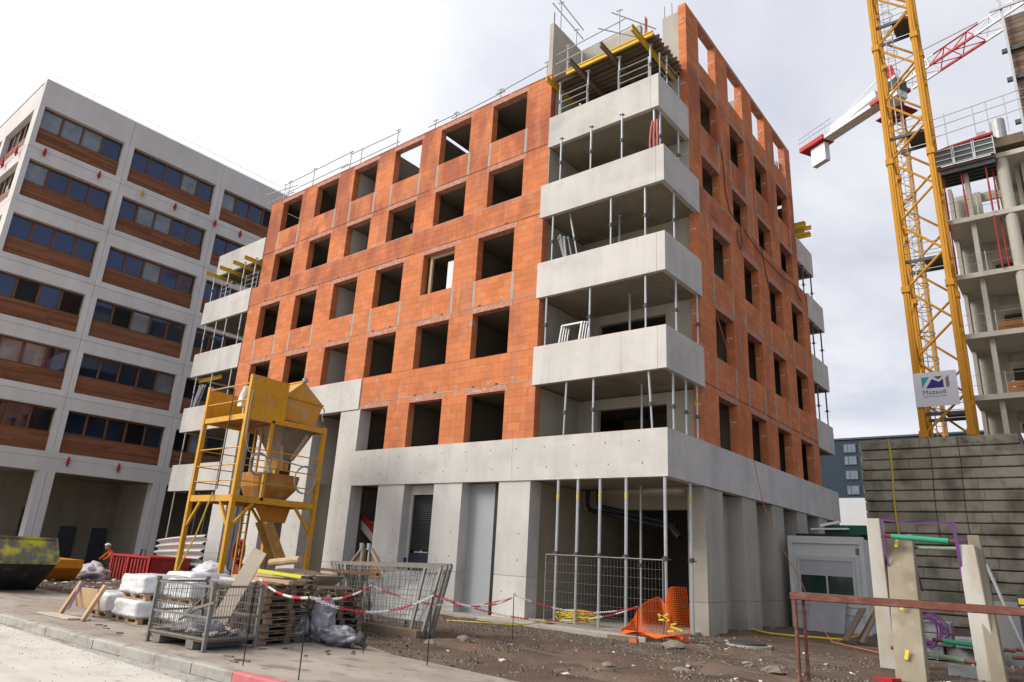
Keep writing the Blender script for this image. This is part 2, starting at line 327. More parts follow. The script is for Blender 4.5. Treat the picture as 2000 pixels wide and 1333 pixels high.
def wall(face, e, z0, z1, s0, s1, rows, skip=()):
    cuts = []; cols = LC if face == 'L' else RC
    for rw in rows:
        for ci, (a, c) in enumerate(cols):
            if (rw, ci) in skip or c < s0 or a > s1: continue
            zb, zt = ROW[rw]; cuts.append((a, c, max(zb, z0), zt))
            lt = min(zt + .20, z1)
            if lt - zt > .08:
                cuts.append((a - .12, c + .12, zt, lt)); lintels.append((face, e, a - .12, c + .12, zt, lt))
    # grey mortar keys beside each spandrel, floor joint above each lintel row
    for rw in rows:
        zb, zt = ROW[rw]
        pz = [ROW[q][1] + .24 for q in (rw - 1,) if q in ROW]
        zlo = max(z0 + .0, pz[0] if pz else z0)
        if rw > 1 and zb - zlo > .3 and zlo > z0 - .01:
            for ci, (a, c) in enumerate(cols):
                if (rw, ci) in skip or c < s0 or a > s1: continue
                for m_ in (a - .10, c - .02):
                    if R.random() < .85:
                        cuts.append((m_, m_ + .12, zlo, zb)); strips.append((face, e, m_, m_ + .12, zlo, zb))
        if zt + .25 < z1: joints_at.append((face, e, s0, s1, zt + .215))
    zs = sorted(set([round(z0, 3), round(z1, 3)] + [round(v, 3) for c in cuts for v in c[2:] if z0 < v < z1]))
    zz_ = [zs[0]]
    for v in zs[1:]:
        if v - zz_[-1] > .012: zz_.append(v)
    for za, zb in zip(zz_[:-1], zz_[1:]):
        mid = (za + zb) / 2
        occ = sorted((c[0], c[1]) for c in cuts if c[2] < mid < c[3])
        opn = sorted((c[0], c[1]) for c in cuts if c[2] < mid < c[3])
        free = []; x = s0
        for a, c in occ:
            if a > x + .02: free.append((x, a))
            x = max(x, c)
        if s1 > x + .02: free.append((x, s1))
        n = max(1, round((zb - za) / .25))
        for i in range(n):
            c0 = za + (zb - za) * i / n; c1 = za + (zb - za) * (i + 1) / n
            for a, c in free:
                off = .25 if (int(round(c0 / .25)) % 2) else 0
                cut = [a]; k = math.floor((a - off) / .5) + 1
                while off + k * .5 < c - .06:
                    if off + k * .5 > a + .06: cut.append(off + k * .5)
                    k += 1
                cut.append(c)
                for p, q in zip(cut[:-1], cut[1:]): blocks.append((face, e, p, q, c0, c1))
        for a, c in free: fb(back, face, a + .007, c - .007, .009, .291, za, zb, e)
joints_at = []
pSk = [(1, 0), (1, 1), (1, 2)]
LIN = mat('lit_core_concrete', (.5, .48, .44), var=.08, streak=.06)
wall('L', 0, 5.34, 8.20, 4.45, 12.96, (1,), pSk)
# wall above the first storey runs the full width; below it the left part is the concrete porch
wall('L', 0, 8.20, 13.93, 4.45, 22.55, (2, 3))
wall('L', E_, 13.93, 18.87, 4.55, 22.55, (4, 5))
wall('R', 0, 5.34, 13.93, 2.40, 14.25, (1, 2, 3))
wall('R', E_, 13.93, 21.55, 2.55, 14.20, (4, 5, 6))
def dist(bk): return (Vector(wp(bk[0], (bk[2] + bk[3]) / 2, 0, (bk[4] + bk[5]) / 2, bk[1])) - CAM).length
def vis(bk):       # apparent size from the street corner
    v = Vector(wp(bk[0], (bk[2] + bk[3]) / 2, 0, (bk[4] + bk[5]) / 2, bk[1])) - Vector((8.3, -16.8, 1.8))
    nrm = Vector((0, -1, 0)) if bk[0] == 'L' else Vector((1, 0, 0))
    return (bk[3] - bk[2]) * (bk[5] - bk[4]) * abs(v.dot(nrm)) / v.length ** 3
blocks.sort(key=vis, reverse=True)
rest = B()
for i, (face, e, a, c, z0, z1) in enumerate(blocks):
    g = .0030; d = R.uniform(0, .003)
    if i < 300:
        k = B(); fb(k, face, a + g, c - g, d, .30 - d, z0 + g, z1 - g, e); k.build('block', TERRA, bb)
    else: fb(rest, face, a + g, c - g, d, .30 - d, z0 + g, z1 - g, e)
rest.build('blockwork', TERRA, bb, kind='stuff')
back.build('wall', mat('joint_clay', (.33, .12, .055), var=.2), bb)
for (face, e, a, c, z0, z1) in lintels:
    k = B(); fb(k, face, a + .006, c - .006, -.002, .29, z0 - .002, z1 - .004, e); o = k.build('lintel', LINT, bb)
for (face, e, a, c, z0, z1) in strips:
    k = B(); fb(k, face, a + .003, c - .003, .004, .28, z0 + .004, z1 - .004, e); k.build('mortar_strip', MORT, bb)
for (face, e, s0, s1, z) in joints_at:
    x = s0 + .02; k = B()
    while x < s1 - .1:
        L = min(R.uniform(.4, 1.6), s1 - .02 - x); w = R.choice((.012, .018, .03))
        fb(k, face, x, x + L, -.005, .02, z - w / 2, z + w / 2, e); x += L + R.choice((0.02, .1, .25))
    k.build('mortar_joint', MORT if R.random() < .5 else MORTD, bb, kind='stuff')
# sill ledge of the setback
k = B(); fb(k, 'L', 4.46, 22.54, .003, .297, 13.93, 13.95); fb(k, 'R', 2.41, 14.24, .003, .297, 13.93, 13.95); k.build('ledge', MORT, bb)
# concrete: band over the ground floor, in cast panels
for s0, s1 in ((-.04, 5.2), (5.2, 10.9), (10.9, 12.86)):
    k = B(); fb(k, 'L', s0 + (.004 if s0 > 0 else 0), s1 - .004, -.045, .24, 4.05, 5.335); k.build('band_panel', CONC, bb)
for s0, s1 in ((.242, 3.6), (3.6, 8.0), (8.0, 12.2), (12.2, 16.55)):
    k = B(); fb(k, 'R', s0 + .004, s1 - .004, -.043, .24, 4.05, 5.335); k.build('band_panel', CONC, bb)
# porch lintel
for s0, s1 in ((12.97, 14.15), (14.15, 18.6), (18.6, 22.58)):
    k = B(); fb(k, 'L', s0 + .004, s1 - .004, -.04, .30, 6.97, 8.195); k.build('porch_lintel', CONC, bb)
def pillar(face, s0, s1, ztop, dep=.55, jz=1.3, d0=0.):
    k = B(); fb(k, face, s0, s1, d0, dep, -.05, jz - .008); fb(k, face, s0, s1, d0 + .002, dep, jz + .008, ztop); fb(k, face, s0 + .02, s1 - .02, d0 + .02, dep - .02, -.04, ztop - .02)
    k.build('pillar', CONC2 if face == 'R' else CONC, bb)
for s0, s1, zt in ((4.48, 5.70, 4.045), (7.25, 8.52, 4.045), (9.98, 11.34, 4.045), (12.88, 14.05, 6.965), (15.74, 16.94, 6.965), (18.57, 19.80, 6.965), (21.43, 22.60, 6.965)): pillar('L', s0, s1, zt)
for s0, s1 in ((2.36, 3.62), (5.18, 6.40), (7.94, 9.08), (10.64, 11.82), (13.42, 14.6), (15.6, 16.5)): pillar('R', s0, s1, 4.045, jz=.92)
# concrete jamb beside the first-storey stair window
k = B(); fb(k, 'L', 12.975, 14.05, .003, .55, 5.34, 6.965); k.build('pillar', CONC, bb)
# recessed bays of the ground floor
k = B(); fb(k, 'R', 3.62, 5.18, .5, .6, 0, 4.04); fb(k, 'R', 6.4, 7.94, .5, .6, 0, 4.04); fb(k, 'R', 9.08, 10.64, .5, .6, 0, 4.04); fb(k, 'R', 11.82, 13.42, .5, .6, 0, 4.04); fb(k, 'R', 14.6, 15.6, .5, .6, 0, 4.04); k.build('bay_wall', CONC2, bb)
k = B(); fb(k, 'L', 6.18, 7.25, .42, .50, .06, 4.04); k.build('bay_panel', mat('grey_lining_board', (.36, .37, .38), rough=.6, var=.05), bb)
k = B(); fb(k, 'L', 5.98, 6.12, .38, .46, .3, 4.04); k.build('gap_shade_strip', BLACK, bb)  # black strip stands in for the shade of the gap beside the panel
k = B(); fb(k, 'L', 5.70, 7.25, .56, .64, 0, 4.04); k.build('bay_wall', CONCIN, bb)
# door with louvre
k = B(); fb(k, 'L', 8.52, 9.98, .36, .44, 3.72, 4.04); fb(k, 'L', 9.86, 9.98, .36, .44, 0, 3.72); fb(k, 'L', 8.52, 8.6, .36, .44, 0, 3.72); k.build('door_surround', CONC, bb)
DOORM = mat('navy_door', (.028, .026, .05), rough=.45, var=.06)
door = B(); fb(door, 'L', 8.6, 9.86, .40, .45, .1, 1.78); door = door.build('door', DOORM, bb)
k = B(); fb(k, 'L', 8.95, 9.6, .385, .398, 1.80, 1.84); fb(k, 'L', 9.22, 9.30, .37, .398, 1.79, 1.88); k.build('lock_bar', GALV, door)
k = B(); fb(k, 'L', 9.90, 10.0, .30, .36, 1.35, 1.62); k.build('lock_box', DOORM, door)
lv = B(); fb(lv, 'L', 8.6, 9.86, .43, .45, 1.86, 3.70); lv = lv.build('louvre', BLACK, bb)
for i in range(26):
    k = B(); z = 1.90 + i * .069; k.prism([wp('L', 8.64, .425, z), wp('L', 8.64, .385, z + .005), wp('L', 8.64, .41, z + .05)], (-1.18, 0, 0)); k.build('slat', BLACK, lv)
# balconies: an L-shaped parapet with its slab, one per storey
for lv_, (zb, zt) in {2: (6.99, 8.235), 3: (9.90, 11.13), 4: (12.80, 14.03), 5: (15.71, 16.93)}.items():
    e = E_ if lv_ == 5 else 0.
    k = B(); x0 = -4.56; o_ = .035
    k.bx(x0, -e - .24, e - o_, e + .15 - o_, zb, zt); k.bx(-e - .232, -e + o_, e - o_, e + .15 - o_, zb, zt); k.bx(-e - .3, -e - .16, e - o_ + .012, e + .1, zb + .01, zt - .01); k.bx(-e - .15 + o_, -e + o_, e + .151 - o_, 2.50, zb, zt)
    if lv_ == 5: k.bx(-e + .028, -e + .036 , e - .036, e - .028, zb, zt)
    bal = k.build('balcony_parapet', CONC, bb)
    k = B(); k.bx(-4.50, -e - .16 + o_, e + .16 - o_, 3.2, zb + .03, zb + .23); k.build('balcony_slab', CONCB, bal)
    if lv_ in (2, 3):
        k = B(); k.bx(-4.45, -1.2, e + .02, e + .10, zt + .001, zt + .03); k.build('red_edge_strip', RED, bal)
    k = B()
    for q in range(4): k.bx(-e + o_ - .02, -e + o_ + .004, e - o_ + .30 + 0, e - o_ + .34, zb + .2 + q * .3, zb + .24 + q * .3)
    # far left corner balcony of the same storey, and the far right one
    k = B(); k.bx(-27.1, -22.57, e - .035, e + .115, zb, zt); k.bx(-27.1, -26.95, e + .116, 3.0, zb, zt); b2 = k.build('balcony_parapet', CONC, bb)
    k = B(); k.bx(-26.95, -22.57, e + .12, 3.2, zb + .03, zb + .23); k.build('balcony_slab', CONCIN, b2)
    k = B(); k.bx(-e - .115, -e + .035, 14.22, 16.6, zb, zt); k.bx(-4.0, -e - .116, 16.45, 16.6, zb, zt); b3 = k.build('balcony_parapet', CONC, bb)
    k = B(); k.bx(-4.0, -e - .12, 14.22, 16.45, zb + .03, zb + .23); k.build('balcony_slab', CONCIN, b3)
k = B(); k.bx(-27.1, -22.62, -.035, .115, 4.05, 5.33); k.bx(-27.1, -26.95, .116, 3, 4.05, 5.33); b2 = k.build('balcony_parapet', CONC, bb)
k = B(); k.bx(-26.95, -22.6, .12, 3.2, 4.08, 4.28); k.build('balcony_slab', CONCIN, b2)
k = B(); k.bx(-4.4, -.3, .06, .14, 5.336, 5.362); k.build('red_edge_strip', RED, bb)
k = B()
for a, c in LC[4:]: k.bx(-c + .02, -a - .02, .10, .16, 5.336, 5.36)
k.build('red_edge_strip', RED, bb)
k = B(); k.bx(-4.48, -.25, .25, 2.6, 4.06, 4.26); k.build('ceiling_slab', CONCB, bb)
# floors
for z in (4.06, 6.99, 9.90, 12.80, 15.71):
    k = B(); zt = z + .2
    if z > 5: k.bx(-22.5, -.36, 3.22, 14.2, z, zt); k.bx(-22.3, -4.5, .33, 3.21, z, zt); k.bx(-.37 - 3, -.36, 2.7, 3.21, z, zt)
    else: k.bx(-22.3, -.36, 3.22, 16.2, z, zt); k.bx(-12.8, -4.5, .33, 3.21, z, zt)
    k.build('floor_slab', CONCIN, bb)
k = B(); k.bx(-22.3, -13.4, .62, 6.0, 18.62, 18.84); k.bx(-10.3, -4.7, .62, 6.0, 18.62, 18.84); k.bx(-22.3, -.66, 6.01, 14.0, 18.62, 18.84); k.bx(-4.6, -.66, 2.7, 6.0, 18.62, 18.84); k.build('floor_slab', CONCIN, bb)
# inner walls: spine, cross walls, loggia walls
k = B()
for i, z in enumerate((4.27, 7.2, 10.11, 13.01)):
    zt = (6.98, 9.89, 12.79, 15.70)[i]
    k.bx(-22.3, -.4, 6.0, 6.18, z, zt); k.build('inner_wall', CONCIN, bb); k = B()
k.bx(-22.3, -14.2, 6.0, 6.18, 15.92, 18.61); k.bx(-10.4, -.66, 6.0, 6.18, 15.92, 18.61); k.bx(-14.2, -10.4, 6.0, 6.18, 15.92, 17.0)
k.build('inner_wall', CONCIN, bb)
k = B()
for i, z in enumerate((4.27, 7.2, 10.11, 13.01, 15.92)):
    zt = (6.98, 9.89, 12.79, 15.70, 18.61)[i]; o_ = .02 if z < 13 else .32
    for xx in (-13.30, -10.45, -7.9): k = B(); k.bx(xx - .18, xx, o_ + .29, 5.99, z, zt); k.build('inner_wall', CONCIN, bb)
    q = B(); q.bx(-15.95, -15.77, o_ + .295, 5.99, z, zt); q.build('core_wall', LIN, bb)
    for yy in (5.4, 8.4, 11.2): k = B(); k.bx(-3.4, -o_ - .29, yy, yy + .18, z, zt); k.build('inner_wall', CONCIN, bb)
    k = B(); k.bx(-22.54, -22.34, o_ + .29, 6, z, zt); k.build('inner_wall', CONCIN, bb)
for i, z in enumerate((4.27, 7.23, 10.14, 13.04, 15.95)):
    k = B(); zt = (6.98, 9.92, 12.82, 15.73, 18.4)[i]; e = 0 if i < 4 else E_; y0 = e + .305
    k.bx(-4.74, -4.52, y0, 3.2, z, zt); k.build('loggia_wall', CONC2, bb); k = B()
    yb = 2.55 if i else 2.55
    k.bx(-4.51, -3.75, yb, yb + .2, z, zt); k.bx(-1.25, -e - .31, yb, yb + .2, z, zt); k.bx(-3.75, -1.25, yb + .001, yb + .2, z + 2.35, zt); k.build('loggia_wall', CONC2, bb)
# back and far walls close the shell
k = B(); k.bx(-22.5, -.4, 14.25, 14.45, 4.3, 18.6); k.bx(-22.56, -22.36, 6.2, 14.2, 0, 18.6); k.build('rear_wall', CONCIN, bb)
CONCR = mat('brown_recess_concrete', (.29, .245, .185), var=.12, sc=.8, streak=.12)  # brown concrete, darker than the raw concrete
# ground floor: recess behind the corner, passage, porch, stair bay
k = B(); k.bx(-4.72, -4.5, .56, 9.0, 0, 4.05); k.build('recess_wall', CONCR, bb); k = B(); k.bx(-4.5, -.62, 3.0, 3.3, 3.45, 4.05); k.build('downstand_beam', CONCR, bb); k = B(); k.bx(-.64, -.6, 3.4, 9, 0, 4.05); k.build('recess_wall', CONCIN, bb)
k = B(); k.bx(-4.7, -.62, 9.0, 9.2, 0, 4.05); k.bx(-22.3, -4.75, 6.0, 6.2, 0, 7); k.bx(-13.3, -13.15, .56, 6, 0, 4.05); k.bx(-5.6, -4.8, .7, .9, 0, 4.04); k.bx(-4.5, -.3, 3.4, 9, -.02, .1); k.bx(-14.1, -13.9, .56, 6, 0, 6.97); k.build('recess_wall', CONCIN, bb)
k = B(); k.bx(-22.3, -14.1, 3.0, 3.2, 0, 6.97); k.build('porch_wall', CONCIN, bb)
k = B(); k.tube([(-4.1, 2.6, 4.0), (-4.1, 2.6, 3.55), (-4.0, 2.6, 3.4), (-3.7, 2.6, 3.34), (-1.2, 2.9, 2.9)], .075, 10); k.tube([(-3.7, 2.6, 4.0), (-3.7, 2.6, 3.6), (-3.55, 2.6, 3.5), (-3.2, 2.6, 3.42), (-1.2, 3.0, 3.0)], .07, 8); k.tube([(-1.2, 2.4, 3.0), (-.9, 2.0, 2.9), (-.6, 1.9, 2.6)], .09, 8); k.build('drain_pipe', BLACK, bb, smooth=True)
k = B(); k.bx(-5.6, -.25, -.75, 3.4, -.05, .16); k.build('plinth_slab', CONC2, bb, bevel=.02)
k = B(); k.bx(-12.9, -5.55, -.45, .3, -.05, .13); k.build('plinth_slab', CONC2, bb, bevel=.02)
# stairs behind column four of windows
for i, z in enumerate((.1, 4.27, 7.2, 10.11, 13.01)):
    k = B(); y0 = 1.7 if i else .85
    n = 8
    pts = []
    for j in range(n): pts += [(-13.1 + .28 * j, z + 2.75 - j * .19), (-13.1 + .28 * (j + 1), z + 2.75 - j * .19)]
    pts += [(-13.1 + .28 * n, z + 2.75 - n * .19), (-13.1 + .28 * n - .1, z + 2.6 - n * .19), (-13.1, z + 2.45)]
    k.prism([(a, y0, c) for a, c in pts], (0, 1.1, 0)); fl = k.build('stair_flight', CONC, bb)
    k = B(); k.beam((-13.1, y0 - .02, z + 2.95), (-13.1 + .28 * n, y0 - .02, z + 2.95 - n * .19), .03, .22); k.build('red_stringer', REDD, fl)
# tie holes cast in the concrete
k = B()
def hole(face, s, z, e=0., d=-.046, r=.022): k.cyl(wp(face, s, d, z, e), wp(face, s, d + .03, z, e), r, 7)
for z in (4.42, 5.02):
    for i in range(12): hole('L', .7 + i * 1.06 + (.1 if z > 5 else 0), z)
    for i in range(8): hole('R', 1.0 + i * 2.0, z, d=-.044)
for s0 in (4.48, 7.25, 9.98, 12.88, 15.74, 18.57):
    for z in (1.75, 2.5): 
        hole('L', s0 + .35, z, d=-.001); 
        if R.random() < .6: hole('L', s0 + .9, z - .9, d=-.001)
for z in (3.4, 4.6, 5.8): hole('L', 13.4, z, d=-.001)
for s in (13.5, 14.6, 16.4): hole('L', s, 7.5, d=-.041)
k.build('tie_holes', MORTD, bb, kind='stuff')
# break-outs along the floor joints
k = B()
for (face, e, s0, s1, z) in joints_at:
    if face == 'L' and e == 0:
        for a, c in LC:
            if s0 < a and c < s1:
                for s in (a + .3, c - .35):
                    if R.random() < .7: k.prism([wp(face, s, -.006, z), wp(face, s + .16, -.006, z), wp(face, s + .12, -.006, z + .07), wp(face, s + .03, -.006, z + .06)], (0, .02, 0))
k.build('break_outs', MORTD, bb, kind='stuff')
# setting-out marks chalked on reveals and lintels
def chalk(txt, size, org, ax, name='chalk_mark'):
    X = Vector(ax); Z = Vector((0, 0, 1)); Y = Z.cross(X)
    M = Matrix(((X.x, Z.x, -Y.x, org[0]), (X.y, Z.y, -Y.y, org[1]), (X.z, Z.z, -Y.z, org[2]), (0, 0, 0, 1)))
    o = text_mesh(txt, size, M, name, WHITE, bb, .001); o['kind'] = 'stuff'; return o
for ri, (zb, zt) in ROW.items():
    e = 0 if ri < 4 else E_
    for ci, (a, c) in enumerate(RC):
        if ri < 6 or ci < 4: chalk('MA' + str(6 - ci) + '\n ' + '512'[ci % 3], .10, (-e - .27, c - .004, zb + 1.05), (1, 0, 0))
    s = 2.39 if e == 0 else 2.54
    chalk('11\nMAS', .11, (-e - .27, s, zb + 1.2), (1, 0, 0))
for ri in (1, 2, 3):
    for ci in (3, 4, 5):
        a, c = LC[ci]; chalk(('M A 6', 'B 17', 'RLA 15')[(ri + ci) % 3], .11, (-c + .25 + .1 * ri, -.008, ROW[ri][1] + .05), (1, 0, 0))
# free concrete walls on the roof
for q in ((-4.78, -4.6, .35, 2.25, 18.85, 21.25), (-4.6, -2.0, 2.3, 2.48, 18.85, 21.25), (-1.25, -.62, 2.62, 2.80, 18.7, 21.35), (-3.5, -.62, 8.1, 8.28, 18.85, 20.9), (-3.5, -.62, 13.2, 13.38, 18.85, 20.6)):
    k = B(); k.bx(*q); k.build('roof_wall', CONC2, bb)
k = B()
for x, y, z in ((-4.72, .5, 21.25), (-4.66, .45, 21.25), (-1.2, 2.7, 21.35), (-.9, 2.7, 21.35)): k.cyl((x, y, z), (x, y, z + .6), .012, 5)
k.build('starter_bars', RUST, bb, kind='stuff')
# black cables draped over the right facade
for pts in ([(.02 - E_, 5.4, 16.9), (.04 - E_, 5.5, 16), (.03 - E_, 5.6, 15.2), (.04 - E_, 5.9, 14.5), (.05, 6.0, 13.9), (.05, 6.2, 13.2), (.05, 6.0, 12.9), (.05, 5.7, 13.1), (.05, 5.75, 13.6)], [(.03 - E_, 8.2, 14.4), (.05, 8.3, 13.8), (.04, 8.6, 13.0), (.04, 9.0, 12.3), (.04, 9.1, 11.3)], [(.05, 6.4, 13.9), (.05, 8, 13.6), (.05, 10.5, 13.5), (.05, 12.2, 13.7), (.05, 13, 13.2)]):
    k = B(); k.tube(pts, .016, 5); k.build('cable', BLACK, bb)
# louvred screen standing in the third storey window
k = B(); a, c = LC[4]; fb(k, 'L', c - .30, c - .17, .22, .31, 11.14, 12.77); fb(k, 'L', a + .02, c - .18, .24, .31, 12.66, 12.77); k.build('window_frame', WOOD, bb)
k = B(); fb(k, 'L', a + .02, a + .62, .33, .36, 11.14, 12.40); k.build('window_blind', mat('pale_blind', (.62, .63, .68), rough=.5, var=.04), bb)
# ================================================================ OFFICE BUILDING (left, grey concrete grid)
OX, OY = -35.36, -7.87
ob = thing('office_building', 'grey concrete office block with long window bands over timber cladding at the left', 'building', (OX, OY, 0))
ZB = {1: 6.00, 2: 9.41, 3: 12.82, 4: 16.20, 5: 19.65, 6: 23.03}; ZT = {1: 8.39, 2: 11.77, 3: 15.16, 4: 18.56, 5: 21.97, 6: 25.42}
BAYS = [(.27, 4.74, 4), (5.36, 10.89, 5), (11.52, 17.05, 5), (17.68, 23.2, 5)]
OL = 23.8
def of(b, u0, u1, d0, d1, z0, z1, rnd=None): b.bx(OX - d0, OX - d1, OY + u0, OY + u1, z0, z1, rnd=rnd)        # facade toward the yard
def og(b, u0, u1, d0, d1, z0, z1, rnd=None): b.bx(OX - u0, OX - u1, OY + d0, OY + d1, z0, z1, rnd=rnd)        # facade toward the street
edges = [(-0.0, .27)] + [(BAYS[i][1], BAYS[i + 1][0]) for i in range(3)] + [(23.2, OL)]
for i in range(1, 7):
    zt = ZB[i + 1] if i < 6 else 27.16; zj = zt - .34 if i < 6 else 27.16
    for (u0, u1) in ((0, 5.04), (5.06, 11.19), (11.21, 17.35), (17.37, OL)):
        k = B(); of(k, u0, u1, 0, .5, ZT[i], zj - .012)
        if i < 6: of(k, u0 + .01, u1 - .01, .03, .5, zj - .02, zj + .02); of(k, u0, u1, 0, .5, zj + .012, zt)
        k.build('spandrel', OFFC, ob)
    for (u0, u1) in edges:
        k = B(); m_ = (u0 + u1) / 2; 
        if u1 - u0 > .5 and u0 > 0: of(k, u0, m_ - .01, .002, .5, ZB[i], ZT[i]); of(k, m_ + .01, u1, .002, .5, ZB[i], ZT[i]); of(k, m_ - .02, m_ + .02, .03, .48, ZB[i], ZT[i])
        else: of(k, u0, u1, .002, .5, ZB[i], ZT[i])
        k.build('pier', OFFC, ob)
k = B(); of(k, 0, OL, 0, .5, 4.95, 5.66); of(k, 0, OL, .03, .5, 5.65, 5.69); of(k, 0, OL, 0, .5, 5.68, 6.0); k.build('lintel_beam', OFFC, ob)
for (u0, u1) in ((-.0, .35), (4.66, 5.44), (10.80, 11.62), (17.0, 17.75), (23.1, OL)):
    k = B(); of(k, u0, (u0 + u1) / 2 - .01, .002, .7, -.05, 4.95); of(k, (u0 + u1) / 2 + .01, u1, .002, .7, -.05, 4.95); k.build('pillar', OFFC, ob)
CLADD = CLAD
GLASSP = mat('pale_window_glass', (.16, .18, .19), rough=.05, var=.5, sc=.8, bump=.01, bsc=.7, spec=.5, ior=1.9, fine=.2, fsc=2)  # pale base stands for bright reflections and blinds in some panes
def window(axis, u0, u1, n, i):
    zb, zt = ZB[i], ZT[i]; zs = zb + (zt - zb) * .43; fn = of if axis == 'f' else og
    f = B()
    fn(f, u0, u1, .30, .40, zt - .10, zt); fn(f, u0, u1, .30, .40, zs, zs + .09)
    w = (u1 - u0) / n
    for j in range(n + 1):
        c = u0 + j * w; fn(f, max(u0, c - .06), min(u1, c + .06), .28, .40, zs + .09, zt - .10)
    fr = f.build('window', FRAME, ob)
    for j in range(n):
        p = B(); t = R.uniform(-.006, .006); t1 = t + R.uniform(-.014, .014); A = u0 + j * w + .06; Z_ = u0 + (j + 1) * w - .06
        cor = [(A, .335 + t), (Z_, .335 + t1), (Z_, .36 + t1), (A, .36 + t)]
        p.prism([((OX - d, OY + u) if axis == 'f' else (OX - u, OY + d)) + (zs + .09,) for u, d in (cor if axis == 'f' else cor)], (0, 0, zt - zs - .19)); p.build('pane', GLASSK if R.random() < (.12 if i > 3 else .3) else (GLASSP if R.random() < .16 else GLASS), fr)
    p = B(); nb = 8; hh = (zs - zb) / nb
    for q in range(nb):
        z = zb + q * hh; a = u0
        while a < u1 - .01:
            L = min(R.uniform(1.5, 3.2), u1 - a)
            if u1 - a - L < .5: L = u1 - a
            fn(p, a + .003, a + L - .003, .20 + R.uniform(0, .006), .40, z + .004, z + hh - .004); a += L
    c = p.build('cladding_boards', CLADD, ob, kind='stuff')
    p = B(); fn(p, u0, u1, .12, .40, zb - .0, zb + .02); p.build('sill_flashing', STEELD, ob)
for i in range(1, 7):
    for (u0, u1, n) in BAYS[:3]: window('f', u0, u1, n, i)
k = B()
for i in range(1, 7): of(k, 17.68, 23.2, .3, .42, ZB[i], ZT[i])
k.build('boarded_bay', FRAME, ob, kind='stuff')
# street-side face
for i in range(1, 7):
    zt = ZB[i + 1] if i < 6 else 27.155; zj = zt - .34
    k = B(); og(k, .51, 14, 0, .5, ZT[i], zj - .012)
    if i < 6: og(k, .51, 14, .03, .5, zj - .02, zj + .02); og(k, .51, 14, 0, .5, zj + .012, zt)
    else: og(k, .51, 14, 0, .5, zj - .012, zt)
    k.build('spandrel', OFFC, ob)
    k = B(); og(k, .51, .95, .002, .5, ZB[i], ZT[i]); k.build('pier', OFFC, ob)
    k = B(); og(k, 5.9, 6.55, .002, .5, ZB[i], ZT[i]); k.build('pier', OFFC, ob)
    k = B(); og(k, 12.0, 14, .002, .5, ZB[i], ZT[i]); k.build('pier', OFFC, ob)
    window('g', .95, 5.9, 5, i); window('g', 6.55, 12.0, 5, i)
k = B(); og(k, .51, 14, 0, .5, 4.95, 6.0); k.build('lintel_beam', OFFC, ob)
k = B(); of(k, 0, OL, .51, 13.9, 27.0, 27.1); of(k, .6, OL, 13.5, 13.9, 0, 27); of(k, OL - .3, OL - .1, .6, 13.4, 0, 27); k.build('roof', OFFC, ob)
INB = mat('dark_backing', (.05, .05, .055), var=.2)
k = B(); of(k, .1, OL - .4, .44, .46, 6, 27); og(k, .55, 13, .44, .46, 6, 27); k.build('inner_backing', INB, ob)  # plain dark sheet closing off the interior behind the panes
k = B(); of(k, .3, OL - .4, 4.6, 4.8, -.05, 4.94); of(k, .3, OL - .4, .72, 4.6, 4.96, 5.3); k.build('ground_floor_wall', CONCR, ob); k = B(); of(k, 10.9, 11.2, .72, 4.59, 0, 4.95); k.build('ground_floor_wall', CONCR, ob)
for u in (7.9, 9.7):
    k = B(); of(k, u, u + .9, 4.5, 4.59, 0, 2.2); k.build('door', STEELD, ob)
k = B(); of(k, 5.7, 6.6, 4.5, 4.59, .0, 3.1); k.build('door', STEELD, ob)
# small clamps holding edge-protection rails, seen under the windows
def clamp(x, y, z, m, label):
    b = B(); b.bx(x, x + .16, y - .06, y + .06, z - .05, z + .05); b.bx(x + .05, x + .11, y - .04, y + .04, z - .32, z + .20); b.bx(x + .02, x + .15, y - .09, y + .09, z - .16, z - .10)
    tag(b.build('facade_clamp', m), label, 'clamp', 'clamps on the office facade')
ci = 0
for (u, fl, m, cn) in ((.85, 6, RED, 'red'), (3.8, 6, RED, 'red'), (6.4, 6, YELB, 'yellow'), (8.5, 6, RED, 'red'), (11.3, 6, RED, 'red'), (13.2, 6, RED, 'red'), (2.2, 1, RED, 'red'), (5.9, 1, RED, 'red'), (8.6, 1, RED, 'red')):
    clamp(OX, OY + u, ZB[fl] - .36, m, f'{cn} facade clamp under the {"top" if fl == 6 else "lowest"} window row, {ORD[[.85, 3.8, 6.4, 8.5, 11.3, 13.2].index(u) if fl == 6 else [2.2, 5.9, 8.6].index(u)]} from the street corner')
for j, u in enumerate((1.4, 3.8)):
    clamp(OX - u, OY - .16, ZB[6] - .36, RED, f'red facade clamp on the street face of the office block, {ORD[j]} from its corner')
for x0, tz, lab in ((OY + .1, ZB[6] - .2, 'upper'),):
    b = B()
    for dz in (0, .28): b.cyl((OX - .9, OY - .2, tz + dz), (OX - 12, OY - .2, tz + dz), .025, 6)
    tag(b.build('guard_rail', RED), 'thin red guard rail along the street face of the office block', 'rail')
b = B()
for i in range(12): b.cyl((OX - .6, OY + .6 + i * 2, 27.1), (OX - .6, OY + .6 + i * 2, 28.0), .012, 5)
for z in (27.55, 27.95): b.cyl((OX - .6, OY + .6, z), (OX - .6, OY + 22.6, z), .012, 5)
tag(b.build('roof_guardrail', GALV), 'thin guardrail along the roof edge of the grey office block', 'guardrail')
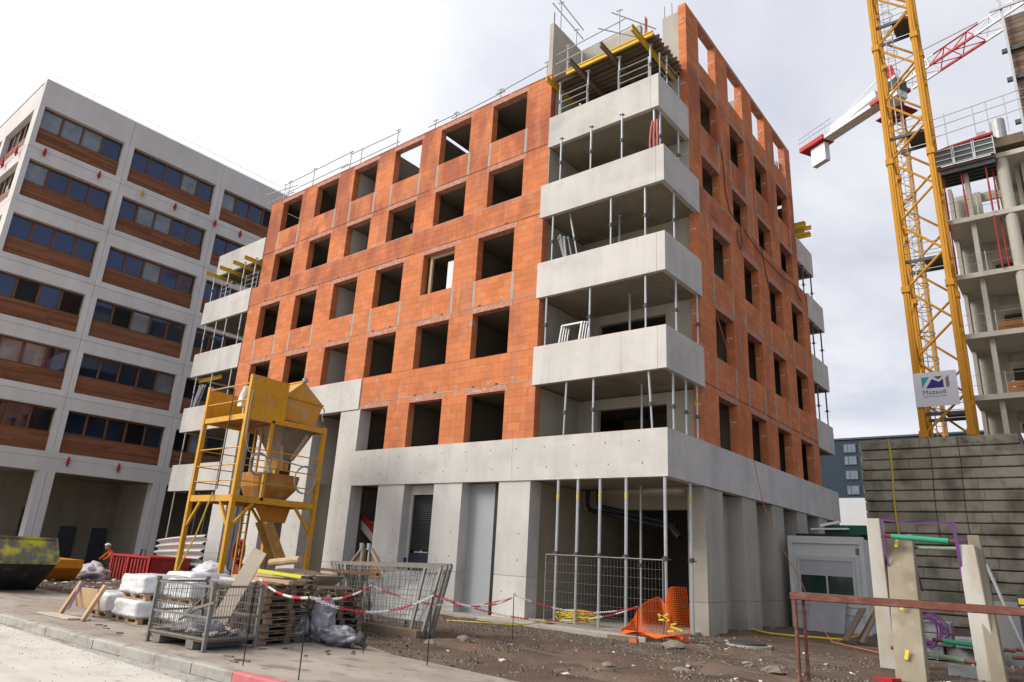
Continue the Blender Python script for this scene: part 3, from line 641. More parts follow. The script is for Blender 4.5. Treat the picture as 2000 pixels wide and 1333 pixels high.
# ================================================================ FAR NAVY BUILDING
nb_ = thing('navy_building', 'dark navy clad building with small paired windows far behind the block wall', 'building', (-10, 70, 0))
k = B(); k.bx(-26, 4.5, 70, 84, 10.4, 17.05); k.build('wall', BLUEB, nb_)
k = B(); k.bx(-26, -6.9, 69.9, 84, 0, 10.4); k.build('ground_storey', mat('pale_render', (.55, .55, .56), var=.04), nb_)
k = B(); k.bx(-26.1, 4.6, 69.85, 84, 17.05, 17.25); k.build('roof_edge', STEELD, nb_)
PALEG = mat('pale_blind_glass', (.16, .19, .24), rough=.15, var=.25, sc=1.2, bump=0)
for z in (10.75, 12.45, 14.1, 15.3 + .2):
    for x in (-22.6, -17.4, -12.2, -9.0, -4.2, .6):
        f = B(); f.bx(x, x + 1.35, 69.92, 69.99, z, z + 1.05); f.bx(x + 1.7, x + 2.35, 69.92, 69.99, z, z + 1.05); f = f.build('window', FRAME if False else STEELD, nb_)
        for a, w in ((.06, .36), (.5, .78), (1.76, .5)):
            p = B(); p.bx(x + a, x + a + w, 69.88, 69.91, z + .08, z + .97); p.build('pane', PALEG, f)
# ================================================================ BLOCK WALL
bw = thing('ballast_wall', 'tall mossy wall of stacked long concrete blocks behind the cabin', 'wall', (3.8, 18, 0))
MOSS = mat('weathered_block_concrete', (.37, .335, .26), var=.2, sc=.8, fine=.1, streak=.14, rnd=.14, stain=[((.10, .085, .06), (1.1, 1.1, .9), .48, .68, .75, None), ((.15, .155, .07), (2.2, 2.2, 1.2), .55, .75, .6, None), ((.09, .08, .06), (3, 3, 3), .52, .7, .7, (7, 7.4, 7.7, 7.8))])
for i in range(17):
    z = .1 + i * .4545; x0 = .78; x1 = 6.85
    cuts = [x0, x0 + (3.0 if i % 2 else 2.1) + R.uniform(-.2, .2), x0 + 4.4 + R.uniform(-.3, .3), x1] if i < 16 else [x0, x0 + 2.4, x1 - .1]
    for a, c in zip(cuts[:-1], cuts[1:]):
        d = R.uniform(-.03, .03)
        k = B(); k.prism([(a + .006, 18 + d, z + .045), (a + .006, 18 + d, z + .41), (a + .006, 18.03 + d, z + .425), (a + .006, 18.9, z + .425), (a + .006, 18.9, z + .01), (a + .006, 18.06 + d, z + .01)], (c - a - .012, 0, 0)); k.build('block', MOSS, bw)
k = B(); k.bx(.85, 6.75, 18.12, 18.85, .1, 7.75); k.build('core', MORTD, bw)
for x, m, lab, ztop in ((2.0, YHOSE, 'yellow webbing strap hanging down the face of the block wall', 7.83), (3.55, BLACK, 'thin black cable hanging down the middle of the block wall', 7.83), (4.62, BLACK, 'black cable running down to the white concrete post', 7.83)):
    k = B(); pts = [(x + math.sin(q * .9) * .03, 17.93, ztop - q * (ztop - 3.2) / 8) for q in range(9)]
    if m is YHOSE:
        for p, q in zip(pts[:-1], pts[1:]): k.beam(p, q, .07, .012, up=(0, 1, 0))
    else: k.tube(pts, .012, 5)
    tag(k.build('hanging_strap' if m is YHOSE else 'hanging_cable', m), lab, 'strap' if m is YHOSE else 'cable')
# ================================================================ CRANES
def lattice(root, x0, y0, w, d, z0, z1, hp, leg, br, m, ph=0., lad=True):
    xs = (x0, x0 + w); ys = (y0, y0 + d); cs = [(xs[0], ys[0]), (xs[1], ys[0]), (xs[1], ys[1]), (xs[0], ys[1])]
    for x, y in cs:
        k = B(); k.bx(x - leg / 2, x + leg / 2, y - leg * .08, y + leg * .08 + 0, z0, z1); k.bx(x - leg * .08, x + leg * .08, y - leg / 2, y + leg / 2, z0 + .002, z1 - .002)
        k.bx(x - leg * .42, x + leg * .42, y - leg * .42, y + leg * .42, z0 + .004, z1 - .004)
        z = z0 + ph
        while z < z1: k.bx(x - leg * .62, x + leg * .62, y - leg * .62, y + leg * .62, z - .16, z + .16); z += hp * 4
        k.build('leg', m, root)
    for fi in range(4):
        a, c = cs[fi], cs[(fi + 1) % 4]; z = z0 - hp * 2 + ph; s = 0
        while z < z1:
            p, q = (a, c) if s % 2 == 0 else (c, a)
            za, zb = z, z + hp
            if za >= z0 - .01 and zb <= z1 + hp:
                k = B(); k.cyl((p[0], p[1], max(za, z0)), (q[0], q[1], zb), br, 6); k.build('brace', m, root)
            z += hp; s += 1
cr = thing('tower_crane', 'tall yellow lattice crane mast rising behind the block wall', 'crane', (3.9, 21.8, 0))
lattice(cr, 3.0, 20.9, 1.92, 1.92, .1, 40, 1.85, .30, .062, YELC, ph=.95)
k = B()    # ladder with hoops
for i in range(22):
    z0 = 8 + i * 1.5
k = B()
for x in (3.42, 3.76): k.bx(x - .025, x + .025, 21.95, 22.0, 6, 39)
for i in range(110): k.cyl((3.42, 21.975, 6 + i * .3), (3.76, 21.975, 6 + i * .3), .014, 5)
k.build('ladder', GALV, cr, kind='stuff')
for i in range(24):
    z = 8.4 + i * 1.3
    k = B(); k.tube([(3.59 + .36 * math.cos(t * math.pi / 8 - math.pi / 2 - 1.57 + 1.57), 21.6 + .40 * math.sin(t * math.pi / 8 - math.pi / 2), z) for t in range(-4, 13)], .016, 4); k.build('ladder_hoop', STEELD, cr)
for z in (9.35, 17.3, 24.6, 32.0):
    p = B()
    for y in (21.0, 22.6): p.bx(3.08, 4.84, y - .05, y + .05, z, z + .16)
    p.bx(3.9, 4.8, 21.1, 22.5, z + .161, z + .19); p = p.build('platform', STEELD, cr)
    k = B()
    for y in (21.02, 22.6):
        for dz in (.55, 1.0): k.cyl((3.1, y, z + dz), (4.8, y, z + dz), .02, 5)
    k.build('platform_rail', GALV, p, kind='stuff')
# company board hung on the mast
SIGNW = mat('sign_panel', (.66, .66, .69), rough=.4, var=.03, bump=0)
sg = thing('company_sign', 'white company sign board with coloured letter logo on the yellow mast', 'sign', (3.76, 20.70, 9.75))
k = B(); k.bx(2.86, 4.66, 20.70, 20.73, 9.75, 11.42); k.build('board', SIGNW, sg)
def flat(poly, m, nm):
    k = B(); k.prism([(x, 20.697, z) for x, z in poly][::-1], (0, -.004, 0)); k.build(nm, m, sg)
TEAL = mat('teal_print', (.06, .34, .34), var=.03, bump=0); VIOL = mat('violet_print', (.06, .035, .22), var=.03, bump=0); TAUP = mat('taupe_print', (.22, .195, .17), var=.03, bump=0); DGR = mat('grey_print', (.09, .09, .10), var=.03, bump=0)
flat([(3.20, 11.18), (3.54, 11.18), (3.20, 10.66)], TEAL, 'logo_shape'); flat([(3.36, 10.63), (3.64, 11.07), (3.92, 10.90), (4.10, 11.04), (4.10, 10.63)], VIOL, 'logo_shape')
flat([(3.72, 11.18), (4.08, 11.18), (3.92, 11.03)], DGR, 'logo_shape'); flat([(4.20, 10.63), (4.20, 11.08), (4.32, 11.18), (4.34, 11.18), (4.34, 10.63)], TAUP, 'logo_shape')
MX = lambda x, z: Matrix(((1, 0, 0, x), (0, 0, -1, 20.694), (0, 1, 0, z), (0, 0, 0, 1)))
text_mesh('Mazaud', .30, MX(3.20, 10.34), 'lettering', DGR, sg, .002, 1.06); text_mesh('CONSTRUCTION', .105, MX(3.22, 10.20), 'lettering', TAUP, sg, .002, 1.22)
# second crane, further back: red and white jib across the top right
c2 = thing('tower_crane', 'distant tower crane with red and white jib and hanging white counterweight', 'crane', (.64, 42.7, 0))
lattice(c2, -.06, 42.0, 1.4, 1.4, 0, 40.6, 1.5, .2, .05, YELC)
D2 = Vector((.874, -.487, 0)).normalized(); N2 = Vector((-D2.y, D2.x, 0)); O2 = Vector((.64, 42.7, 0))
def at2(u, n, z): return O2 + D2 * u + N2 * n + Vector((0, 0, z))
k = B(); k.cyl(at2(0, 0, 40.6), at2(0, 0, 41.6), .95, 14); k.bx(-.2, 1.5, 41.9, 43.5, 41.6, 41.85); k.build('slew_ring', RED, c2)
k = B(); k.beam(at2(-9.6, 0, 42.0), at2(-1.0, 0, 42.0), 1.1, .34); k.beam(at2(-6.4, 0, 42.5), at2(-1.2, 0, 43.1), .7, .7); k.build('counter_jib', WHT, c2)
k = B(); k.beam(at2(-9.9, 0, 42.05), at2(-7.0, 0, 42.05), 1.5, .45); k.beam(at2(-9.9, .8, 42.4), at2(-7.0, .8, 42.4), .12, .5); k.build('red_deck', RED, c2); k = B(); k.beam(at2(-1.6, .0, 42.0), at2(1.4, 0, 42.0), 1.4, .3); k.build('turntable', RED, c2)
k = B()
for n in (-.75, .75):
    for dz in (.6, 1.1): k.cyl(at2(-9.9, n, 42.2 + dz), at2(-5.8, n, 42.2 + dz), .03, 5)
    for i in range(7): k.cyl(at2(-9.9 + i * .65, n, 42.2), at2(-9.9 + i * .65, n, 43.3), .03, 5)
k.build('deck_railing', GALV, c2, kind='stuff')
k = B(); k.beam(at2(-8.9, -.16, 40.75), at2(-7.2, -.16, 40.75), .28, 1.9); k.beam(at2(-8.9, .16, 40.75), at2(-7.2, .16, 40.75), .28, 1.9); k.build('counterweight', WHT, c2)
k = B(); k.beam(at2(.6, -1.6, 41.0), at2(2.2, -1.6, 41.0), 1.2, 1.9); cab = k.build('cab', WHT, c2)
k = B(); k.beam(at2(1.0, -1.6, 41.2), at2(2.26, -1.6, 41.2), 1.26, 1.0); k.build('cab_window', GLASSD, cab)
k = B(); k.beam(at2(-1, 0, 39.9), at2(1.6, 0, 39.9), 1.9, .08); k.build('access_deck', REDD, c2)
k = B(); k.beam(at2(-.4, 0, 42.0), at2(0.0, 0, 45.0), .7, .4); k.beam(at2(.6, 0, 42.0), at2(.1, 0, 45.0), .7, .4); k.build('tower_head', RED, c2)
def jseg(u0, u1, m, hz):
    k = B(); n = int((u1 - u0) / 1.3)
    for s in (-.65, .65): k.beam(at2(u0, s, 42.0), at2(u1, s, 42.0), .15, .18)
    k.cyl(at2(u0, 0, 42 + hz), at2(u1, 0, 42 + hz), .065, 6)
    for i in range(n):
        a = u0 + (u1 - u0) * i / n; c = u0 + (u1 - u0) * (i + 1) / n; md = (a + c) / 2
        for s in (-.65, .65): k.cyl(at2(a, s, 42), at2(md, 0, 42 + hz), .045, 5); k.cyl(at2(md, 0, 42 + hz), at2(c, s, 42), .045, 5)
        k.cyl(at2(a, -.65, 42), at2(c, .65, 42), .04, 5)
    k.build('jib_section', m, c2)
for j, (a, c) in enumerate(((1.6, 4.2), (4.2, 8.0), (8.0, 13.0), (13.0, 17.5), (17.5, 24), (24, 34))): jseg(a, c, (WHT, RED, WHT, RED, WHT, RED)[j], 1.35)
k = B(); k.cyl(at2(.1, 0, 45), at2(8.0, 0, 43.5), .05, 5); k.cyl(at2(.1, 0, 45), at2(-7.5, 0, 42.3), .05, 5); k.build('tie_rope', GALV, c2)
# ================================================================ CONCRETE FRAME at the right edge
cf = thing('frame_building', 'unfinished grey concrete frame building with open floors at the right edge', 'building', (9, 27, 0))
SL = [1.0, 4.05, 7.15, 10.35, 13.5, 16.7, 19.85, 23.05]
CFC = mat('frame_concrete', (.50, .47, .40), var=.08, sc=.6, streak=.05)
for z in SL:
    x0_ = 5.0 if z < 23 else 7.3
    k = B(); k.prism([(x0_, 23.0, z), (17, 23.0, z), (17, 36, z), (8.5, 36, z), (x0_, 31, z)], (0, 0, .26)); k.build('floor_slab', CFC, cf)
for i, z in enumerate(SL[:-1]):
    z0 = z + .262; z1 = SL[i + 1] - .002
    k = B(); k.cyl((7.75, 23.3, z0), (7.75, 23.3, z1), .27, 16); k.build('round_column', CFC, cf, smooth=False)
    for x, y, w, d in ((6.0, 23.35, .22, .6), (5.06, 25.2, .18, .9), (8.5, 24.0, .5, .3), (10.6, 23.4, .4, .4), (13.5, 23.4, .4, .4)):
        k = B(); k.bx(x, x + w, y, y + d, z0, z1); k.build('column', CFC, cf)
    k = B(); k.bx(5.2, 6.5, 26.4, 26.6, z0, z1); k.build('partition', CFC, cf)
    k = B(); k.bx(5.6, 8.2, 26.6, 26.8, z1 - .5, z1); k.build('downstand', CFC, cf)
    k = B(); k.bx(9.2, 9.9, 23.35, 23.6, z0, z1); k.build('column', CFC, cf)
    k = B(); k.cyl((8.9, 23.5, z0), (8.9, 23.5, z1), .05, 8); k.build('stack_pipe', GALV, cf)
    k = B(); k.bx(8.2, 8.4, 24.4, 33, z0, z1); k.build('partition', CFC, cf)
    k = B(); k.bx(6.5, 13, 30.0, 30.2, z0, z1); k.build('partition', CONCIN, cf)
    # edge rail and timber infill on each floor
    rl = thing('edge_guardrail', f'thin cable guardrail on the {ORD[i]} open floor of the concrete frame', 'guardrail', (6.4, 23.1, z0), 'guardrails of the concrete frame')
    k = B()
    for dz in (.5, 1.0): k.cyl((5.1, 23.08, z0 + dz), (7.5, 23.08, z0 + dz), .012, 5)
    k.build('rail', GALV, rl)
    k = B(); k.cyl((6.42, 23.08, z0), (6.42, 23.08, z0 + 1.1), .02, 6); k.build('post', GALV, rl)
    if i in (3, 4):
        tb = thing('timber_barrier', f'orange brown timber board barrier across the {ORD[i]} floor of the concrete frame', 'barrier', (7.1, 24.6, z0), 'timber barriers')
        for q in range(3):
            k = B(); k.bx(6.35, 8.1, 24.6, 24.64, z0 + .05 + q * .3, z0 + .05 + q * .3 + .27); k.build('board', mat('orange_ply', (.42, .20, .07), var=.15, rnd=.2) if q == 0 and i == 3 else bpy.data.materials['orange_ply'], tb)
# formwork tables on top
fm = thing('edge_formwork', 'steel edge formwork platform under a red sheet on top of the concrete frame', 'formwork', (6.4, 23, 22.9))
k = B(); k.bx(4.9, 7.55, 22.6, 24.5, 22.95, 23.1); k.build('deck', WOODG, fm)
for i in range(5):
    k = B(); k.bx(4.8 + 0, 7.5, 22.7 + i * .38, 22.8 + i * .38, 22.7, 22.94); k.build('joist', STEELD, fm)
for i in range(3):
    x = 4.85 + i * .92; k = B(); k.bx(x, x + .86, 22.45, 22.5, 23.1, 24.0); o = k.build('mesh_panel', mat('dim_mesh', (.10, .11, .105), rough=.6, var=.3, sc=9) if i == 0 else bpy.data.materials['dim_mesh'], fm)
    k = B()
    for z in (23.1, 23.4, 23.7, 24.0): k.bx(x, x + .86, 22.40, 22.44, z - .02, z + .03)
    for xx in (x, x + .84): k.bx(xx, xx + .05, 22.39, 22.44, 23.0, 24.1)
    k.build('frame', GALV, o)
k = B(); k.prism([(4.75, 22.5, 24.05), (7.6, 22.5, 24.25), (7.6, 22.5, 24.38), (5.6, 22.5, 24.22)], (0, 1.5, .15)); k.build('red_sheet', RED, fm)
pr = [(5.12, 22.9, 'first'), (5.95, 23.0, 'second'), (7.05, 22.9, 'third'), (7.3, 23.4, 'fourth')]
for x, y, w in pr:
    for fl in (5, 6):
        zt = SL[fl + 1] if fl < 6 else 22.7
        if fl == 5 and w in ('second',): continue
        p = thing('red_prop', f'red steel prop, {w} from the left on the {"top" if fl == 6 else "next lower"} floor of the concrete frame', 'prop', (x, y, SL[fl] + .26), 'red props')
        k = B(); k.cyl((x, y, SL[fl] + .262), (x, y, SL[fl] + 1.9), .045, 8); k.build('outer_tube', RED, p); k = B(); k.cyl((x, y, SL[fl] + 1.9), (x, y, zt), .035, 8); k.build('inner_tube', RED, p)
tf = thing('timber_formwork', 'dark timber wall formwork with steel rails high at the right edge', 'formwork', (9.9, 23.4, 23))
k = B(); k.bx(8.9, 12, 23.0, 23.2, 24.2, 31.3); k.build('board_face', WOODG, tf)
for i in range(24):
    k = B(); k.bx(8.88, 12, 22.95, 22.998, 24.2 + i * .295, 24.2 + i * .295 + .27); k.build('board', WOODG, tf)
for z in (27.2, 29.0, 24.6):
    k = B(); k.bx(8.6, 12, 22.75, 22.93, z, z + .22); k.build('waler', STEELD, tf)
for x in (8.85, 9.9):
    k = B(); k.bx(x, x + .12, 22.6, 22.74, 23.4, 34.2); k.build('soldier', GALV, tf)
for z in (31.6, 32.8, 33.9):
    k = B(); k.bx(7.7 + (33.9 - z) * .3, 12, 22.5, 22.58, z, z + .14); k.build('rail', GALV, tf)
k = B(); k.cyl((8.85, 22.6, 32.2), (7.7, 22.54, 33.9), .02, 5); k.build('stay', GALV, tf)
tp = thing('column_formwork', 'grey round column formwork on the roof deck of the concrete frame', 'formwork', (7.85, 23.4, 24.0))
k = B(); k.cyl((7.85, 23.4, 24.2), (7.85, 23.4, 25.4), .33, 16); k.build('shell', GALV, tp)
k = B(); k.bx(7.35, 9.4, 22.9, 24.6, 23.6, 24.15); k.build('deck', WOODG, tp)
k = B()
for z in (25.3, 25.9, 26.4): k.cyl((4.9, 22.6, z - .3), (9.2, 22.6, z), .02, 5)
for x in (5.6, 6.9, 7.5, 8.3): k.cyl((x, 22.6, 24.2), (x, 22.6, 26.3), .025, 5)
k.build('guard_tubes', GALV, tp, kind='stuff')
k = B(); k.bx(6.9, 7.3, 23.3, 24.5, 24.3, 25.0); k.build('concrete_stub', CFC, tp)
# ================================================================ SHORING PROPS
def prop(x, y, z0, z1, label, group='shoring props', m=None, tilt=(0, 0), r=.034, band=False, zj=None):
    m = m or GALV; p = thing('shoring_prop', label, 'prop', (x, y, z0), group)
    top = Vector((x + tilt[0], y + tilt[1], z1 - .008)); bot = Vector((x, y, z0 + .008)); d = top - bot; t = zj or .42
    mid = bot + d * t
    k = B(); k.cyl(bot, mid, r * .82, 8); k.build('inner_tube', m, p, smooth=False)
    k = B(); k.cyl(mid, top, r, 8); k.build('outer_tube', m, p)
    k = B(); k.cyl(mid - d.normalized() * .05, mid + d.normalized() * .06, r * 1.6, 8); k.cyl(mid + Vector((-.13, 0, .0)), mid + Vector((.13, .02, -.02)), .012, 5); k.build('collar', STEELD, p)
    k = B(); k.bx(bot.x - .07, bot.x + .07, bot.y - .07, bot.y + .07, z0, z0 + .008); k.build('base_plate', m, p)
    k = B(); k.bx(top.x - .07, top.x + .07, top.y - .07, top.y + .07, z1 - .008, z1); k.build('head_plate', m, p)
    if band:
        q = top - d.normalized() * .42; k = B(); k.cyl(q - d.normalized() * .12, q, r * 1.06, 8); k.build('yellow_band', YHOSE, p)
    return p
GAP = {1: (5.34, 6.99), 2: (8.236, 9.90), 3: (11.131, 12.80), 4: (14.031, 15.71)}
PN = {1: 'on the concrete band under the lowest corner balcony', 2: 'between the lowest and second corner balconies', 3: 'between the second and third corner balconies', 4: 'between the third and top corner balconies'}
PX = {1: [(-3.39, .09, (.06, 0)), (-2.37, .09, (0, 0)), (-1.55, 1.5, (0, 0)), (-.47, .09, (-.10, 0)), (-.10, .63, (0, 0)), (-.10, 1.45, (0, 0)), (-.10, 2.2, (0, 0))],
      2: [(-4.19, .06, (0, 0)), (-2.54, .06, (0, 0)), (-1.85, 1.3, (0, 0)), (-.64, .06, (0, 0)), (-.06, .83, (0, 0)), (-.06, 2.3, (0, 0))],
      3: [(-4.06, .06, (0, 0)), (-2.25, 1.3, (0, 0)), (-1.83, .06, (0, 0)), (-.64, .06, (0, 0)), (-.06, .8, (0, 0))],
      4: [(-3.84, .06, (0, 0)), (-2.63, .06, (0, 0)), (-1.46, .06, (0, 0)), (-.47, .36, (0, 0)), (-.36, .55, (0, 0)), (-.36, 1.85, (0, 0))]}
for g_, l in PX.items():
    z0, z1 = GAP[g_]
    for i, (x, y, t) in enumerate(l):
        deep = y > 1 and x < -1; zz0 = (z0 - 1.05) if deep else z0
        if g_ == 1 and deep: zz0 = 4.27
        zt = z1 + (.03 if (x > -4.5 and (y > .12 and x < -.13)) else 0)
        prop(x, y, zz0, zt, f'grey steel prop {PN[g_]}, {ORD[i]} from the left', 'props of the corner balconies', tilt=t, band=(g_ == 1 and i == 6))
for i, (x, y) in enumerate(((-3.43, -.02), (-2.75, -.02), (-2.02, -.02), (-1.2, -.02), (-.06, -.02), (-.06, 1.5))):
    prop(x, y, .165, 4.05, f'tall grey steel prop with a yellow band under the corner overhang, {ORD[i]} from the left' if i != 4 else 'tall grey steel prop right at the outer corner of the ground floor overhang', 'tall props of the ground floor corner', r=.045, band=i != 4, zj=.47)
prop(-1.86, 2.0, .165, 4.05, 'thin grey prop standing deep inside the ground floor recess', r=.036)
# far left balconies
FL = {4: [(-26.8, 'left'), (-25.3, 'second'), (-23.8, 'third'), (-22.75, 'right')], 3: [(-26.7, 'left'), (-25.6, 'second'), (-24.6, 'third'), (-23.2, 'right')], 2: [(-26.6, 'left'), (-25.0, 'middle'), (-23.2, 'right')], 1: [(-26.6, 'left'), (-24.6, 'right')]}
FN = {4: 'under the top far left balcony', 3: 'under the third far left balcony', 2: 'under the second far left balcony', 1: 'under the lowest far left balcony'}
for g_, l in FL.items():
    for x, w in l: prop(x, .06 if g_ != 4 else .08, GAP[g_][0], GAP[g_][1], f'grey prop {FN[g_]}, {w} one of the row', 'props of the far left balconies')
prop(-26.6, .1, .06, 4.05, 'grey prop with yellow band under the left end of the brick building', 'props of the far left balconies', band=True)
prop(-24.2, .1, .06, 4.05, 'dark slim prop left of the first porch pillar', 'props of the far left balconies', m=STEELD)
prop(-23.6, .25, .06, 4.05, 'dark slim prop next to the first porch pillar', 'props of the far left balconies', m=STEELD)
for g_, w in ((4, 'top'), (3, 'third'), (2, 'second')):
    for j, y in enumerate((14.9, 16.2)): prop(-.05 if g_ < 4 else -.30, y, GAP[g_][0], GAP[g_][1], f'dark prop under the {w} far right balcony, {("nearer", "farther")[j]} one', 'props of the far right balconies', m=STEELD)
# bundles leaning on the balconies
def bundle(x, y, z, lean, n, L, label):
    p = thing('prop_bundle', label, 'props', (x, y, z))
    for i in range(n):
        a = Vector((x + R.uniform(-.18, .18), y + R.uniform(-.1, .1), z)); t = a + Vector((lean + R.uniform(-.1, .1), R.uniform(0, .1), L * R.uniform(.8, 1)))
        k = B(); k.cyl(a, t, .028, 6); k.cyl(t - (t - a) * .1, t - (t - a) * .06, .06, 6); k.build('tube', GALV, p)
bundle(-3.6, .35, 11.14, -.25, 8, 1.05, 'bundle of short steel props leaning inside the second corner balcony')
bundle(-26.6, .2, 8.24, .35, 8, 1.3, 'bundle of steel props leaning behind the far left parapet')
o = prop(-3.2, .3, 11.14, 12.82, 'tilted steel prop leaning over the prop bundle on the balcony', tilt=(-.35, 0))
fr = thing('frame_stack', 'stack of pale metal frames leaning on the lowest corner balcony', 'frames', (-3.5, .35, 8.3))
for i in range(4):
    k = B(); x = -3.85 + i * .06; y = .28 + i * .05; zb, zt = 8.05, 8.95
    for a in (0, .75): k.beam((x + a, y, zb), (x + a + .06, y + .12, zt), .05, .05)
    k.beam((x + .05, y + .12, zt), (x + .85, y + .12, zt), .05, .05); k.beam((x, y, zb + .1), (x + .8, y, zb + .1), .05, .05); k.build('frame', WHT if i == 0 else GALV, fr)
k = B(); k.bx(-.95, -.5, .5, .9, 8.0, 8.42); tag(k.build('tool_box', GALV), 'small grey metal box behind the corner of the lowest balcony', 'box')
k = B()
for i in range(3):
    a = -.52 + i * .08; k.tube([(a, .33, 15.25), (a + .03 * i - .03, .28, 14.9), (a + .05 * i - .06, .27, 14.5), (a + .04 * i - .05, .28, 14.05)], .03, 6)
tag(k.build('red_strap', mat('pale_red_cloth', (.55, .16, .15), var=.2, sc=6)), 'faded red straps hanging beside a prop under the top balcony', 'strap')
# ================================================================ ROOF EDGE: formwork over the corner
def h20(p, q, m, label, group, h=.20):
    t = thing('formwork_beam', label, 'beam', p, group); p = Vector(p); q = Vector(q); up = Vector((0, 0, 1)) * (h / 2 - .02)
    k = B(); k.beam(p + up, q + up, .08, .04); k.build('top_flange', m, t); k = B(); k.beam(p - up, q - up, .08, .04); k.build('bottom_flange', m, t); k = B(); k.beam(p, q, .03, h - .08); k.build('web', m, t)
    return t
h20((-4.5, -.1, 18.38), (-4.5, 2.3, 18.38), YELB, 'yellow formwork beam at the left end over the top corner balcony', 'formwork beams')
h20((-3.3, -.42, 18.38), (-3.3, 2.3, 18.38), WOODG, 'weathered formwork beam jutting out, second from left over the top corner balcony', 'formwork beams')
h20((-2.0, -.48, 18.38), (-2.0, 2.3, 18.38), WOODG, 'weathered formwork beam jutting out at the middle over the top corner balcony', 'formwork beams')
h20((-.78, -.55, 18.40), (-.78, 2.7, 18.40), YELB, 'thick yellow formwork beam jutting out at the right over the top corner balcony', 'formwork beams', h=.24)
h20((-3.9, .28, 18.59), (-.45, .28, 18.59), YELB, 'long yellow edge beam along the front of the corner formwork', 'formwork beams', h=.2)
for i in range(9): h20((-4.45, .55 + i * .22, 18.59), (-.35 - .03 * (i % 3), .55 + i * .22, 18.59), WOODG, f'weathered timber joist under the corner formwork deck, {ORD[i]} behind the yellow edge beam', 'formwork joists')
k = B(); k.bx(-4.5, -.5, .3, 2.6, 18.70, 18.725); tag(k.build('formwork_deck', PLY), 'plywood formwork deck over the top corner balcony', 'deck')
for i, (x, y) in enumerate(((-4.2, .36), (-3.0, .36), (-1.75, .36), (-.62, .42), (-.42, 1.2))): prop(x, y, 16.931, 18.28, f'grey prop under the corner formwork deck, {ORD[i]} from the left', 'props of the corner formwork')
def gframe(x0, x1, y0, y1, z0, z1, label, group, n=3, m=None):
    t = thing('guard_barrier', label, 'guard frame', (x0, y0, z0), group); m = m or GALV
    for (x, y) in ((x0, y0), (x1, y1)):
        k = B(); k.cyl((x, y, z0), (x, y, z1), .02, 6); k.build('post', m, t)
    for i in range(n):
        z = z0 + (z1 - z0) * (i + 1) / n - .04; k = B(); k.cyl((x0, y0, z), (x1, y1, z), .015, 6); k.build('rail', m, t)
gframe(-4.1, -3.0, .30, .30, 16.93, 17.75, 'galvanised guard frame on the top corner balcony, left one', 'guard frames of the top corner balcony')
gframe(-1.75, -.62, .30, .30, 16.93, 17.75, 'galvanised guard frame on the top corner balcony, right one', 'guard frames of the top corner balcony')
gframe(-.33, -.33, .5, 1.9, 16.93, 17.9, 'galvanised guard frame on the short side of the top corner balcony', 'guard frames of the top corner balcony')
for a, c, w in ((-26.3, -25.3, 'left'), (-23.9, -22.8, 'right')): gframe(a, c, .32, .32, 14.03, 15.1, f'galvanised guard frame on the far left balcony, {w} one', 'guard frames of the far left balcony', 4)
for i, x in enumerate((-26.6, -25.2, -23.9, -22.8)): h20((x, -.55, 15.55), (x, 1.2, 15.55), YELB, f'yellow beam end sticking out under the top far left balcony, {ORD[i]} from the left', 'beams of the far left balcony')
h20((-26.8, .35, 9.75), (-24.6, .35, 9.75), YELB, 'yellow beam lying under the second far left balcony', 'beams of the far left balcony')
for i in range(6): h20((.15 - .12 * (i % 3), 14.4 + i * .3, 17.55 + (i % 2) * .22), (-2.5, 14.4 + i * .3, 17.55 + (i % 2) * .22), YELB, f'yellow timber end stacked at the far right roof corner, {ORD[i]} from the front', 'beams of the far right corner')
def guard(label, posts, rails, y=None):
    t = thing('roof_guardrail', label, 'guardrail', posts[0][:3])
    for (x, yy, z0, z1) in posts:
        k = B(); k.cyl((x, yy, z0), (x, yy, z1), .024, 6); k.cyl((x - .1, yy - .05, z1 - .08), (x + .1, yy + .05, z1 - .02), .02, 5); k.build('post', GALV, t)
    for p, q in rails:
        k = B(); k.cyl(p, q, .022, 6); k.build('rail', GALV, t)
YR = .5
guard('tube guardrail along the left half of the brick building roof', [(-21.9, YR, 18.87, 19.95), (-21.5, YR, 18.87, 20.0), (-19.42, YR, 18.87, 20.05), (-16.5, YR, 18.87, 20.0), (-15.7, YR, 18.87, 19.85), (-13.2, YR, 18.87, 19.95)],
      [((-21.7, YR - .03, 19.85), (-16.4, YR - .03, 19.92)), ((-21.7, YR - .03, 19.3), (-16.6, YR - .03, 19.32)), ((-16.6, YR + .03, 19.85), (-13.1, YR + .03, 19.8)), ((-17.2, YR + .03, 19.3), (-13.1, YR + .03, 19.28)), ((-24.0, YR + .1, 19.95), (-20.9, YR + .1, 19.6)), ((-23.6, YR + .1, 19.3), (-21.2, YR + .1, 19.3))])
guard('low tube guardrail along the right half of the brick building roof', [(-10.8, YR, 18.87, 19.5), (-9.6, YR, 18.87, 19.4), (-7.2, YR, 18.87, 19.5), (-4.95, YR, 18.87, 19.75)], [((-11.2, YR - .03, 19.25), (-9.4, YR - .03, 19.27)), ((-9.9, YR + .03, 19.2), (-7.0, YR + .03, 19.32)), ((-7.4, YR - .03, 19.3), (-4.9, YR - .03, 19.5))])
guard('tube guardrail on top of the pale roof wall', [(-4.7, .9, 21.25, 22.7), (-4.7, 2.0, 21.25, 22.2)], [((-4.7, .3, 22.2), (-4.7, 2.5, 22.05)), ((-4.7, .3, 22.75), (-4.7, 2.5, 22.5))])
